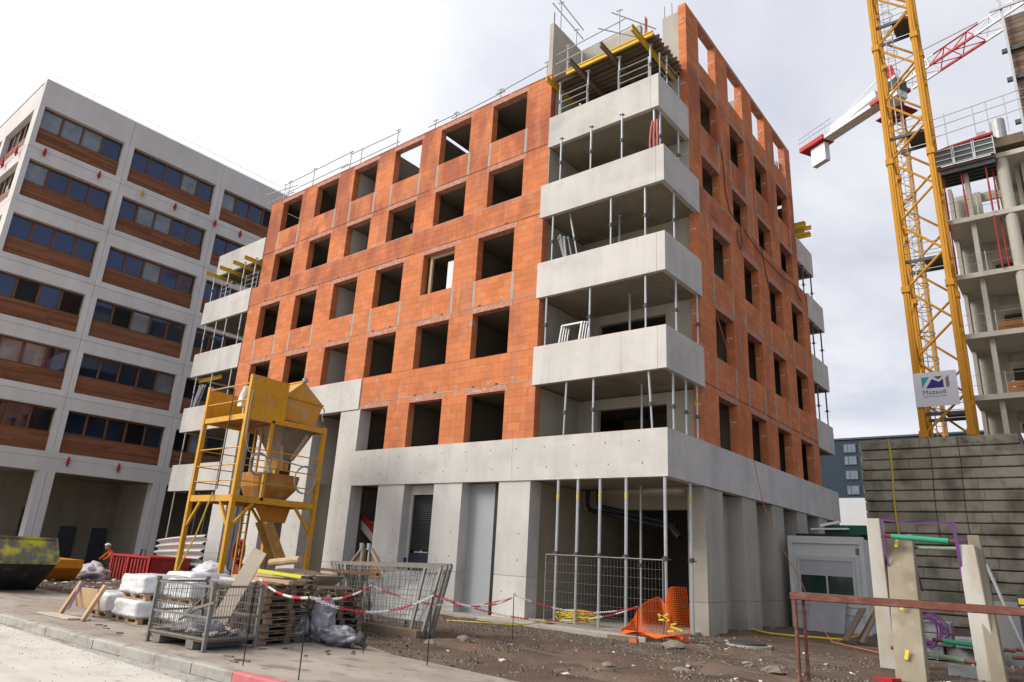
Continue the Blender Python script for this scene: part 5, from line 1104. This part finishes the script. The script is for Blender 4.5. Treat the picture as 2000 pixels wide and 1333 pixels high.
# ---- skips and containers at the left
sk = thing('waste_skip', 'yellow and black worn waste skip cut by the left picture edge', 'skip', (-16.5, -9.2, .1))
SKY_ = mat('worn_skip_yellow', (.46, .42, .03), rough=.55, var=.15, sc=2, stain=[((.10, .095, .09), (1.8, 1.8, 1.8), .40, .56, .95, None)]); SKB = mat('skip_black', (.035, .035, .037), rough=.45, var=.3, sc=4, bump=.2, stain=[((.16, .15, .14), (5, 5, 5), .6, .72, .6, None)])
y0, y1, SX = -10.0, -8.4, -15.35
k = B(); k.prism([(SX - .55, y0, 1.58), (SX, y0, .92), (SX - 4.4, y0, .92), (SX - 4.0, y0, 1.58)], (0, .05, 0)); k.build('side_plate', mat('bright_yellow', (.62, .55, .01), rough=.5, var=.08, stain=[((.2, .18, .06), (3, 3, 3), .6, .72, .7, None)]), sk)
k = B(); k.prism([(SX - .55, y1, 1.58), (SX, y1, .92), (SX - 4.4, y1, .92), (SX - 4.0, y1, 1.58)], (0, .05, 0)); k.prism([(SX - .6, y0 + .06, 1.57), (SX - .05, y0 + .06, .93), (SX, y0 + .06, .93), (SX - .55, y0 + .06, 1.57)], (0, y1 - y0 - .08, 0)); k.build('end_plate', SKY_, sk)
k = B(); k.prism([(SX - .03, y0 + .01, .915), (SX - 1.25, y0 + .01, .12), (SX - 3.4, y0 + .01, .12), (SX - 4.3, y0 + .01, .915)], (0, y1 - y0 + .03, 0)); k.build('lower_shell', SKB, sk)
k = B(); k.beam((SX + .03, y0 - .04, .93), (SX + .03, y1 + .05, .93), .07, .07); k.beam((SX - .55, y0 - .03, 1.60), (SX - .55, y1 + .05, 1.60), .07, .06); k.beam((SX + .02, y0 - .02, .95), (SX - .56, y0 - .02, 1.62), .07, .08, up=(0, 1, 0)); k.beam((SX + .02, y1 + .05, .95), (SX - .56, y1 + .05, 1.62), .07, .06, up=(0, 1, 0)); k.beam((SX - .5, y0 - .03, 1.62), (SX - 4.1, y0 - .03, 1.62), .07, .08); k.beam((SX, y0 - .04, .94), (SX - 4.3, y0 - .04, .94), .07, .07); k.build('rim', SKY_, sk)
for x in (SX - 1.2, SX - 1.9): k = B(); k.beam((x, y0 - .06, .2), (x + .02, y0 - .06, 1.2), .12, .05, up=(0, 1, 0)); k.cyl((x, y0 - .16, .75), (x, y0 - .04, .75), .07, 8); k.build('lifting_lug', SKB, sk)
os_ = thing('orange_skip', 'orange skip half hidden behind the black skip', 'skip', (-22.5, -6.0, .05))
k = B(); k.prism([(-23.6, -6.5, .12), (-22.0, -6.5, .12), (-21.5, -6.5, .55), (-21.5, -6.5, .85), (-24.2, -6.5, .85)], (0, 1.2, 0)); k.build('shell', mat('orange_paint', (.62, .22, .015), var=.15, sc=2, rough=.5), os_)
k = B(); k.beam((-24.2, -6.55, .85), (-21.45, -6.55, .85), .08, .08); k.beam((-21.8, -6.55, .15), (-21.45, -6.55, .8), .08, .06); k.build('rim', bpy.data.materials['orange_paint'], os_)
rc = thing('red_container', 'dark red ribbed steel container in front of the office ground floor', 'container', (-22.2, -2.3, .0))
k = B(); k.bx(-24.5, -21.0, -3.0, -1.4, .05, 1.0); k.build('body', REDD, rc)
for i in range(12): k = B(); x = -24.4 + i * .29; k.bx(x, x + .13, -3.06, -3.001, .1, .93); k.build('rib', REDD, rc)
for x in (-24.5, -22.95, -21.1): k = B(); k.bx(x, x + .13, -3.10, -3.062, .05, 1.02); k.build('post', RED, rc)
k = B(); k.bx(-24.55, -20.95, -3.1, -1.35, 1.0, 1.07); k.build('rim', RED, rc)
k = B(); k.tube([(-22.3, -2.9, 1.07), (-22.2, -2.9, 1.35), (-22.0, -2.9, 1.35), (-21.9, -2.9, 1.07)], .04, 6); k.build('lifting_eye', STEELD, rc)
# corrugated sheets, big bag, film heaps
k = B(); n = 60
def corr(u, v): return (-25.2 + 4.2 * u + .25 * v, -1.0 - .25 * math.sin(u * 3) , .35 + 1.45 * v + .35 * u * v + .08 * math.sin(v * 6.283 * 6 + u))
k.grid(lambda u, v: (corr(u, v)[0], corr(u, v)[1] + .10 * math.sin(v * 6.283 * 6), .25 + (1.5 + .3 * u) * v), 8, 72); o = k.build('corrugated_sheet', mat('white_sheet_metal', (.50, .49, .47), rough=.5, var=.08), smooth=False); sm = o.modifiers.new('t', 'SOLIDIFY'); sm.thickness = .01; tag(o, 'pale corrugated sheet standing on edge behind the silo leg', 'sheet')
tag(blob(-20.2, -.9, .5, .85, .7, .5, 9.3, .2).build('big_bag', WRAP, smooth=True), 'white big bag beside the silo leg', 'bag')
tag(blob(-23.6, -4.2, .15, 1.3, .8, .5, 2.2, .4).build('film_heap', mat('dirty_film', (.52, .48, .50), rough=.5, var=.2, sc=4, bump=.5, bsc=10), smooth=True), 'heap of dirty white film left of the red container', 'film heap')
tag(blob(-24.6, -5.2, .1, .9, .6, .45, 5.2, .5).build('strap_heap', mat('purple_heap', (.25, .12, .28), var=.4, sc=5)), 'tangle of purple straps on the rubble by the skip', 'strap heap')
for i, x in enumerate((-21.9, -21.3)):
    pass
hs = thing('red_hose_reel', 'dark red hose stand between the silo legs', 'hose reel', (-18.4, -.8, .1))
k = B()
for i in range(5): k.tube([(-18.45 + .25 * math.cos(a * .5236), -.9 + .05 * i, 1.45 + .45 * math.sin(a * .5236)) for a in range(13)], .035, 6)
k.build('hose', REDD, hs); k = B(); k.bx(-18.75, -18.15, -.75, -.55, .1, 1.0); k.bx(-18.55, -18.4, -.7, -.6, 1.0, 1.95); k.build('stand', REDD, hs)
# ---- mesh fence in the recess, orange net, cables
fp = thing('site_fence', 'thin wire mesh site fence across the ground floor recess', 'fence', (-1.7, -.35, .1))
for x in (-3.54, .02): k = B(); k.cyl((x, -.35, .12), (x, -.35, 1.97), .019, 8); k.build('post', GALVW, fp)
for z in (.2, 1.95): k = B(); k.cyl((-3.54, -.35, z), (.02, -.35, z), .016, 8); k.build('rail', GALVW, fp)
k = B()
for i in range(1, 36): k.beam((-3.54 + i * .0989, -.35, .2), (-3.54 + i * .0989, -.35, 1.95), .0028, .0028)
for z in (.5, .75, 1.0, 1.25, 1.5, 1.72): k.beam((-3.54, -.35, z), (.02, -.35, z), .004, .004)
k.build('wire_mesh', GALVW, fp, kind='stuff')
k = B(); k.bx(-3.85, -3.25, -.48, -.22, .05, .18); tag(k.build('fence_foot', STEELD, bevel=.03), 'dark block foot under the site fence', 'fence foot')
net = thing('orange_net', 'orange plastic safety net slung down beside the corner pillar', 'net', (.1, -.4, .15))
def netp(u, v):   # v up
    ztop = .12 + 1.12 * max(0, math.sin(min(1, u * 1.15) * 1.35)) * (1 - .28 * math.exp(-((u - .66) / .07) ** 2))
    return Vector((-1.0 + 1.72 * u, -.62 + .16 * math.sin(u * 13) + .25 * (1 - v), .14 + (ztop) * v))
k = B(); nu, nv = 44, 30
for i in range(nu + 1):
    for j in range(nv): k.beam(netp(i / nu, j / nv), netp(i / nu, (j + 1) / nv), .0065, .004, up=(0, 1, 0))
for j in range(nv + 1):
    for i in range(nu): k.beam(netp(i / nu, j / nv), netp((i + 1) / nu, j / nv), .0085, .004, up=(0, 1, 0))
k.build('netting', ORNET, net, kind='stuff')
k = B(); k.grid(lambda u, v: (-.9 + 1.5 * u, -.75 + .25 * v + .08 * math.sin(u * 9), .17 + .10 * abs(math.sin(u * 5 + v * 3))), 20, 4); k.build('net_fold', ORNET, net)
k = B()
for i in range(7): M = Matrix.Translation((.35 + R.uniform(-.2, .2), -.66, .35 + R.random() * .35)) @ Matrix.Rotation(R.uniform(-.6, .6), 4, 'Y'); a = R.uniform(.06, .16); k.bx(-a, a, -.02, .02, -.02, .02, M)
tag(k.build('yellow_offcuts', YHOSE), 'yellow plastic offcuts lying in the orange net', 'offcuts'); bpy.data.objects['yellow_offcuts']['kind'] = 'stuff'
k = B(); pts = [(-2.9 + .55 * math.cos(i * .55) * (1 + .3 * math.sin(i * .31)), .35 + .35 * math.sin(i * .55), .19 + .16 * abs(math.sin(i * .37)) + .0015 * i) for i in range(130)]; k.tube(pts, .013, 5); tag(k.build('yellow_cable_heap', YHOSE), 'tangled heap of yellow cable on the plinth behind the fence', 'cable')
k = B(); k.tube([(-5.4, -2.2, .12), (-4.4, -2.0, .15), (-3.6, -1.4, .14), (-3.4, -.6, .2), (-3.2, .1, .2)], .014, 5); tag(k.build('yellow_cable', YHOSE), 'yellow cable trailing from the mesh panels to the recess', 'cable')
k = B(); k.tube([(.25, 4.8, .2), (.5, 4.6, .18), (.9, 4.4, .16), (1.5, 4.6, .15), (2.1, 4.9, .15), (2.7, 5.0, .16), (3.1, 5.2, .3), (3.4, 5.3, .7), (3.45, 5.3, 1.0)], .03, 6); tag(k.build('yellow_hose', YHOSE), 'yellow hose running along the earth to the site cabin', 'hose')
k = B(); k.tube([(.10, 3.4, 9.6), (.12, 4.4, 8.3), (.14, 5.1, 7.0), (.3, 6.2, 3.9), (.7, 6.3, 2.7), (1.2, 6.6, 1.6), (1.9, 5.6, .5), (2.8, 3.6, .18), (4.2, 2.4, .15)], .012, 5); tag(k.build('orange_string', mat('orange_rope', (.55, .17, .06), var=.1)), 'thin orange rope hanging from the right facade to the ground', 'rope')
for x, y, r, lab, lid in ((1.75, .55, .52, 'concrete manhole ring with dark lid near the corner pillar', True), (.95, .05, .5, 'low concrete ring half buried left of the manhole', False)):
    t = thing('manhole_ring', lab, 'manhole', (x, y, .08)); b = B(); n = 28
    b.loft([[(x + math.cos(i * 6.2832 / n) * q, y + math.sin(i * 6.2832 / n) * q, z) for i in range(n)] for q, z in ((r, .0), (r, .17 if lid else .12), (r - .09, .17 if lid else .12), (r - .09, .02))], cap=False); b.build('ring', CONC2, t)
    k = B(); k.cyl((x - .03, y, .10), (x - .03, y, .22 if lid else .11), r - .10, 24); k.build('lid' if lid else 'fill', STEELD if lid else CONC2, t)
for x, y, a, lab in ((-.6, -1.25, .2, 'short rusty timber offcut on the gravel'), (-.15, -1.5, .0, 'broken red brick on the gravel')):
    k = B(); M = Matrix.Translation((x, y, .14)) @ Matrix.Rotation(a, 4, 'Z'); k.bx(-.35 if a else -.1, .35 if a else .1, -.05, .05, -.04, .05, M); tag(k.build('timber_offcut' if a else 'brick', WOODG if a else TERRA), lab, 'offcut' if a else 'brick')
# ---- site cabin
cb = thing('site_cabin', 'grey site cabin with half shut roller blind behind the rusty rail', 'cabin', (1.5, 9.7, .1))
k = B(); k.bx(.32, 2.62, 8.52, 13.5, .12, 3.0); k.build('body', PURPK, cb)
for x in (.28, 2.52): k = B(); k.bx(x, x + .14, 8.46, 8.60, .1, 3.05); k.build('corner_post', PURPK, cb)
k = B(); k.bx(.421, 2.519, 8.46, 8.518, 2.82, 3.05); k.build('frame_rail', PURPK, cb); k = B(); k.bx(.421, 2.519, 8.47, 8.518, .1, .26); k.build('frame_rail', PURPK, cb)
f = B(); f.bx(.55, 2.35, 8.44, 8.518, 2.28, 2.42); f.bx(.55, .64, 8.45, 8.518, 1.15, 2.28); f.bx(2.26, 2.35, 8.45, 8.518, 1.15, 2.28); f.bx(.641, 2.259, 8.455, 8.518, 1.15, 1.24); f.bx(1.44, 1.49, 8.46, 8.518, 1.24, 1.9); f = f.build('window', mat('white_frame', (.46, .47, .48), rough=.5, var=.04), cb)
for a, c in ((.64, 1.44), (1.49, 2.26)): k = B(); k.bx(a, c, 8.50, 8.517, 1.24, 1.82); k.build('pane', GLASSD, f)
k = B()
for i in range(9): k.bx(.645, 2.255, 8.462, 8.475, 1.80 + i * .054, 1.80 + i * .054 + .05)
k.build('roller_blind', mat('blind_grey', (.42, .43, .45), rough=.5, var=.03), f, kind='stuff')
k = B(); k.prism([(.95, 7.7, .12), (2.05, 7.7, .12), (2.05, 8.35, 1.15), (.95, 8.35, 1.15)], (0, .04, .02)); tag(k.build('leaning_sheet', mat('scuffed_grey_sheet', (.30, .30, .32), rough=.4, var=.2, sc=2)), 'scuffed grey sheet leaning against the cabin front', 'sheet')
k = B(); k.bx(.5, 2.5, 8.7, 12, 3.06, 3.14); tag(k.build('roof_tarpaulin', BLACK), 'black tarpaulin lying on the cabin roof', 'tarpaulin')
k = B(); k.bx(1.4, 2.7, 8.9, 11, 3.15, 3.45); tag(k.build('roof_crate', mat('dark_green', (.02, .10, .06), var=.15)), 'dark green crate stacked on the cabin roof', 'crate')
k = B(); k.beam((1.0, 8.8, 3.3), (2.2, 8.75, 3.32), .18, .05); k.beam((1.3, 8.8, 3.42), (1.9, 8.85, 3.55), .1, .08); tag(k.build('roof_scrap', WHT), 'white board scrap lying on the cabin roof', 'board')
for i, (x, y, lab) in enumerate(((2.85, 4.9, 'brown board leaning right of the cabin, left one'), (3.2, 5.0, 'brown board leaning right of the cabin, right one'))):
    k = B(); k.beam((x, y - .3, .15), (x + .42, y + .1, 1.0), .36, .05, up=(-.7, -.5, .4)); tag(k.build('leaning_board', WOODG), lab, 'board', 'brown boards by the cabin')
# ---- rusty rail in front
ra = thing('rusty_barrier', 'rusty steel box rail on two thin posts in the right foreground', 'barrier', (6.8, -3.9, .1))
k = B(); k.beam((4.20, -3.9, 1.445), (10.4, -3.93, 1.475), .11, .11); k.build('rail', RUST, ra)
k = B(); k.beam((4.21, -3.88, 1.385), (10.4, -3.91, 1.415), .05, .015); k.build('lower_flange', RUST, ra)
for x, y, r in ((4.27, -3.92, .032), (4.37, -3.80, .030), (9.8, -3.9, .03)): k = B(); k.cyl((x, y, -.1), (x, y, 1.39), r, 8); k.build('post', RUST, ra)
# ---- concrete posts and leaning slabs tied with purple straps
CPOST = mat('worn_post_concrete', (.47, .44, .39), var=.12, sc=1.5, streak=.1, stain=[((.36, .29, .19), (2.5, 2.5, .8), .5, .66, .7, None)]); CSLAB = mat('shaded_stained_slab_concrete', (.285, .24, .17), var=.14, sc=1.2, streak=.14, stain=[((.22, .15, .09), (2.2, 2.2, .6), .5, .7, .65, None), ((.44, .42, .37), (2, 2, .6), .55, .72, .6, None)])  # slab base darkened to carry the shade on its face, stains over it
def hexa(b, bot, top): b.loft([bot, top]); return b
k = B(); hexa(k, [(4.66, -.05, .08), (4.96, -.05, .08), (4.96, .35, .08), (4.66, .35, .08)], [(4.66, -.05, 3.02), (4.92, -.05, 3.02), (4.92, .32, 3.02), (4.66, .32, 3.02)]); tag(k.build('concrete_post', CPOST, bevel=.015), 'pale concrete post, left one, strapped to the beige slab', 'post', 'strapped concrete posts')
k = B(); hexa(k, [(5.26, -1.75, .05), (5.74, -1.65, .05), (5.74, -1.30, .05), (5.26, -1.40, .05)], [(4.90, .45, 2.72), (5.40, .52, 2.74), (5.40, .78, 2.74), (4.90, .70, 2.72)]); o = k.build('concrete_slab', CSLAB, bevel=.015); tag(o, 'beige concrete slab leaning back, left one, with yellow marks', 'slab', 'leaning concrete slabs')
k = B(); hexa(k, [(6.36, -.35, .05), (6.72, -.35, .05), (6.72, .1, .05), (6.36, .1, .05)], [(6.27, -.05, 2.53), (6.56, -.05, 2.53), (6.56, .3, 2.53), (6.27, .3, 2.53)]); tag(k.build('concrete_post', CPOST, bevel=.015), 'pale worn concrete post, right one, strapped to the brown slab', 'post', 'strapped concrete posts')
k = B(); hexa(k, [(6.58, -.60, .05), (6.82, -.5, .05), (6.82, -.1, .05), (6.58, -.2, .05)], [(6.42, .35, 2.74), (6.62, .42, 2.74), (6.62, .68, 2.74), (6.42, .6, 2.74)]); tag(k.build('concrete_slab', CSLAB, bevel=.015), 'brown stained concrete slab leaning back, right one', 'slab', 'leaning concrete slabs')
for i, (z, t_) in enumerate(((2.45, .84), (1.25, .42), (.42, .14))):
    k = B(); y = -1.76 + (t_) * 2.2; xx = 5.46 - .36 * t_; k.beam((xx, y - .02, z), (xx + .02, y + .08, z + .16), .06, .01, up=(0, -1, .3)); tag(k.build('yellow_mark', YHOSE), f'yellow painted tag on the left slab, {ORD[i]} from the top', 'tag', 'yellow tags')
def strut(p, q, r, m, label, handle=None):
    t = thing('push_pull_strut', label, 'strut', p, 'green adjustable struts'); p = Vector(p); q = Vector(q)
    k = B(); k.cyl(p.lerp(q, .14), p.lerp(q, .88), r, 10); k.build('tube', m, t)
    k = B(); k.cyl(p, p.lerp(q, .14), r * .72, 8); k.build('spindle', RUST, t); k = B(); k.cyl(p.lerp(q, .88), q, r * .72, 8); k.build('spindle', RUST, t)
    if handle: c = p.lerp(q, handle); k = B(); k.tube([c + Vector((-.10, -.06, .06)), c + Vector((-.10, -.1, -.10)), c + Vector((.10, -.1, -.10)), c + Vector((.10, -.06, .06)), c + Vector((-.10, -.06, .06))], .012, 5); k.build('handle', GALV, t)
strut((4.92, -.02, 2.67), (6.30, -.02, 2.58), .055, GREEN, 'bright green strut between the tops of the two concrete posts')
strut((5.35, .5, 2.46), (6.42, .4, 2.47), .036, GREENG, 'thin faded green strut just behind the bright one')
strut((4.93, -.2, .50), (6.35, -.3, .40), .050, GREENG, 'faded green strut low between the concrete posts', .5)
strut((5.50, .9, .66), (6.9, .8, .60), .05, GREEN, 'dark green strut low behind the concrete posts')
strut((6.9, 1.0, .62), (8.2, 1.2, .68), .05, GREEN, 'green strut on the ground right of the brown slab')
strut((6.8, 1.3, .45), (8.2, 1.5, .50), .06, RED, 'red strut lying right of the brown slab')
def strap(pts, w, label):
    k = B()
    for p, q in zip(pts[:-1], pts[1:]): k.beam(p, q, w, .006, up=(0, 1, 0.01))
    tag(k.build('ratchet_strap', PURPLE), label, 'strap', 'purple ratchet straps')
strap([(4.94, -.07, 3.0), (5.5, -.07, 2.93), (6.27, -.07, 2.96)], .035, 'purple strap stretched along the top of both posts')
strap([(5.2, .42, 2.72), (5.9, .40, 2.60), (6.40, .38, 2.66)], .05, 'purple strap stretched behind the green strut')
strap([(4.95, -.09, 3.0), (5.02, -.1, 2.0), (5.14, -.12, 1.0), (5.2, -.14, .9)], .035, 'purple strap hanging down beside the left post')
strap([(6.26, -.08, 2.95), (6.30, -.1, 2.0), (6.34, -.16, 1.2), (6.36, -.2, .95)], .06, 'broad purple strap hanging down beside the right post')
strap([(5.36, .44, 2.6), (5.46, .35, 1.9), (5.52, .3, 1.6)], .04, 'purple strap at the right edge of the beige slab')
for i, (x, y, z, w, h, a) in enumerate(((5.0, 3.0, .12, .8, .28, 0), (5.2, 3.0, .41, .75, .26, .1), (5.75, 3.1, .12, .6, .30, -.1), (5.3, 3.0, .68, .6, .25, .05), (5.9, 2.8, .43, .5, .22, .2))):
    k = B(); M = Matrix.Translation((x, y, z)) @ Matrix.Rotation(a, 4, 'Z'); k.bx(-w / 2, w / 2, -.25, .25, 0, h, M); tag(k.build('grey_block', mat('block_grey', (.20, .20, .205), var=.15) if i == 0 else bpy.data.materials['block_grey'], bevel=.02), f'grey precast block in the heap behind the posts, {ORD[i]} of five', 'block', 'grey blocks behind the posts')
k = B(); pts = [(5.15 + .32 * math.cos(i * .6) * (1 + .4 * math.sin(i * .23)), 2.65, .75 + .3 * math.sin(i * .6) * (1 + .3 * math.sin(i * .41))) for i in range(60)]; k.tube(pts, .018, 4); tag(k.build('purple_strap_tangle', PURPLE), 'tangled purple straps hanging on the grey block heap', 'strap')
k = B(); k.bx(6.45, 7.5, 3.2, 3.7, .1, 1.45); tag(k.build('grey_cabinet', mat('cabinet_grey', (.16, .165, .16), var=.1)), 'dim grey cabinet behind the brown slab', 'cabinet')
k = B(); k.cyl((6.62, .95, 2.2), (7.25, .6, -.05), .03, 8); tag(k.build('steel_pole', GALV), 'grey steel pole leaning right of the brown slab', 'pole')
bn_ = thing('blue_bin', 'dark blue bin with pale stickers at the right edge', 'bin', (7.6, 2.6, .1)); k = B(); k.bx(6.95, 8.2, 2.4, 3.1, .12, 1.62); k.build('body', BLUEB, bn_)
k = B(); k.bx(7.0, 7.35, 2.385, 2.398, 1.22, 1.40); k.build('sticker', WHT, bn_); k = B(); k.bx(6.97, 7.14, 2.384, 2.398, 1.44, 1.56); k.build('sticker', YHOSE, bn_)
k = B(); k.bx(5.85, 6.42, -.05, .12, .08, .30); k.bx(5.95, 6.1, -.051, .12, .02, .08); tag(k.build('steel_shoe', GALV), 'grey steel shoe on the earth between the two posts', 'steel shoe')
k = B(); k.beam((5.0, -1.85, .08), (5.35, -2.1, .12), .2, .06); tag(k.build('red_plate', RED), 'red steel plate on the earth under the left slab', 'plate')
# ---- worker behind the red container
def person(loc, label):
    P = Vector(loc); t = thing('person', label, 'person', P)
    J = {'pel': (0, 0, .72), 'sp': (.02, -.10, .92), 'ch': (.05, -.26, 1.08), 'nk': (.07, -.36, 1.20), 'hd': (.08, -.42, 1.30), 'ls': (-.13, -.26, 1.08), 'le': (-.20, -.45, .86), 'lw': (-.12, -.62, .74), 'rs': (.23, -.26, 1.08), 're': (.30, -.42, .86), 'rw': (.24, -.60, .72), 'lh': (-.09, .0, .70), 'lk': (-.12, -.14, .40), 'la': (-.11, .02, .06), 'lt': (-.11, -.14, .03), 'rh': (.11, .0, .70), 'rk': (.14, -.14, .40), 'ra': (.13, .02, .06), 'rt': (.13, -.14, .03)}
    E = ['pel sp', 'sp ch', 'ch nk', 'nk hd', 'ch ls', 'ls le', 'le lw', 'ch rs', 'rs re', 're rw', 'pel lh', 'lh lk', 'lk la', 'la lt', 'pel rh', 'rh rk', 'rk ra', 'ra rt']
    rad = dict(pel=.14, sp=.13, ch=.14, nk=.055, hd=.095, ls=.065, le=.05, lw=.035, rs=.065, re=.05, rw=.035, lh=.10, lk=.07, la=.05, lt=.04, rh=.10, rk=.07, ra=.05, rt=.04)
    nm = list(J); me = bpy.data.meshes.new('body'); me.from_pydata([J[n] for n in nm], [tuple(nm.index(q) for q in e.split()) for e in E], []); o = bpy.data.objects.new('body', me); C.objects.link(o); o.parent = t
    o.modifiers.new('s', 'SKIN'); o.modifiers.new('d', 'SUBSURF').levels = 2; o.modifiers['d'].render_levels = 2
    for v, n in zip(me.skin_vertices[0].data, nm): v.radius = (rad[n], rad[n]); v.use_root = n == 'pel'
    me.materials.append(mat('hi_vis_orange', (.62, .12, .03), var=.15, stain=[((.03, .03, .04), (.01, .01, .01), -1, -.5, 1, (-1, -.5, .60, .75))]))
    b = B(); 
    for i in range(5):
        tt = i / 4 * 1.5; b_ = .125 * math.cos(tt)
    b.loft([[(P.x + .08 + math.cos(a * .5236) * .125 * math.cos(q), P.y - .44 + math.sin(a * .5236) * .14 * math.cos(q), P.z + 1.36 + .12 * math.sin(q)) for a in range(12)] for q in (0, .4, .8, 1.2, 1.5)]); b.build('helmet', WHT, t, smooth=True)
    b = B(); b.loft([[(P.x + .08 + math.cos(a * .5236) * r_, P.y - .43 + math.sin(a * .5236) * r_ * 1.1, P.z + z) for a in range(12)] for r_, z in ((.03, 1.18), (.075, 1.21), (.092, 1.28), (.09, 1.36))]); b.build('head', mat('skin', (.45, .26, .19), var=.05), t, smooth=True)
    return t
person((-27.0, -1.9, -.02), 'person in orange work clothes and white helmet bending behind the red container')
for z in (.62, .86): k = B(); k.bx(.43, 2.51, 8.508, 8.519, z, z + .012); k.build('panel_seam', STEELD, cb)
k = B(); k.bx(.34, .40, 8.44, 8.459, 1.2, 1.5); k.build('cable_box', WHT, cb)
k = B()
for i in range(6): k.bx(2.40, 2.50, 8.50, 8.522, 2.5 + i * .035, 2.52 + i * .035)
k.build('vent', STEELD, cb, kind='stuff')
k = B()
for i in range(60):
    X, Y = R.uniform(-9, -1.5), R.uniform(-10.6, -8.2); a = R.uniform(.02, .10); M = Matrix.Translation((X, Y, .122 + R.random() * .01)) @ Matrix.Rotation(R.random() * 6, 4, 'Z'); k.bx(-a, a, -.02, .02, -.008, .01, M)
o = k.build('wood_scraps', WOODG, kind='stuff'); o['label'] = 'small timber splinters scattered on the pavement'
# small litter on earth and pavement
k = B()
for i in range(110):
    X, Y = R.uniform(-26, -14), R.uniform(-7.6, -3.5); a = R.uniform(.04, .16); M = Matrix.Translation((X, Y, gh(X, Y) + .03)) @ Matrix.Rotation(R.random() * 6, 4, 'Z') @ Matrix.Rotation(R.uniform(-.4, .4), 4, 'X'); k.bx(-a, a, -a * .3, a * .3, -.015, .02, M)
o = k.build('debris', PLAST, kind='stuff'); o['label'] = 'scattered pale scraps on the rubble behind the skip'
k = B()
for i in range(45):
    X, Y = R.uniform(-1.5, 7.5), R.uniform(-7, 3)
    if X < .1 and Y > -.8: continue
    a = R.uniform(.02, .07); M = Matrix.Translation((X, Y, gh(X, Y) + .015)) @ Matrix.Rotation(R.random() * 6, 4, 'Z') @ Matrix.Rotation(R.uniform(-.3, .3), 4, 'X'); k.bx(-a, a, -a * .5, a * .5, -.01, .012, M)
o = k.build('litter', PLAST, kind='stuff'); o['label'] = 'scattered white scraps on the open earth'
k = B()
for i in range(30):
    X, Y = R.uniform(.4, 4), R.uniform(-6, -1); k.cyl((X, Y, gh(X, Y)), (X + R.uniform(-.4, .4), Y + R.uniform(-.3, .3), gh(X, Y) + .03), .008, 4)
o = k.build('twig_litter', WOODG, kind='stuff'); o['label'] = 'thin sticks and wire bits on the open earth'
k = B(); k.tube([(3.0, -5.9, .10), (3.4, -5.7, .14), (3.9, -5.75, .13), (4.3, -5.6, .12)], .016, 5); tag(k.build('black_cable', BLACK), 'short black cable lying on the near earth', 'cable')
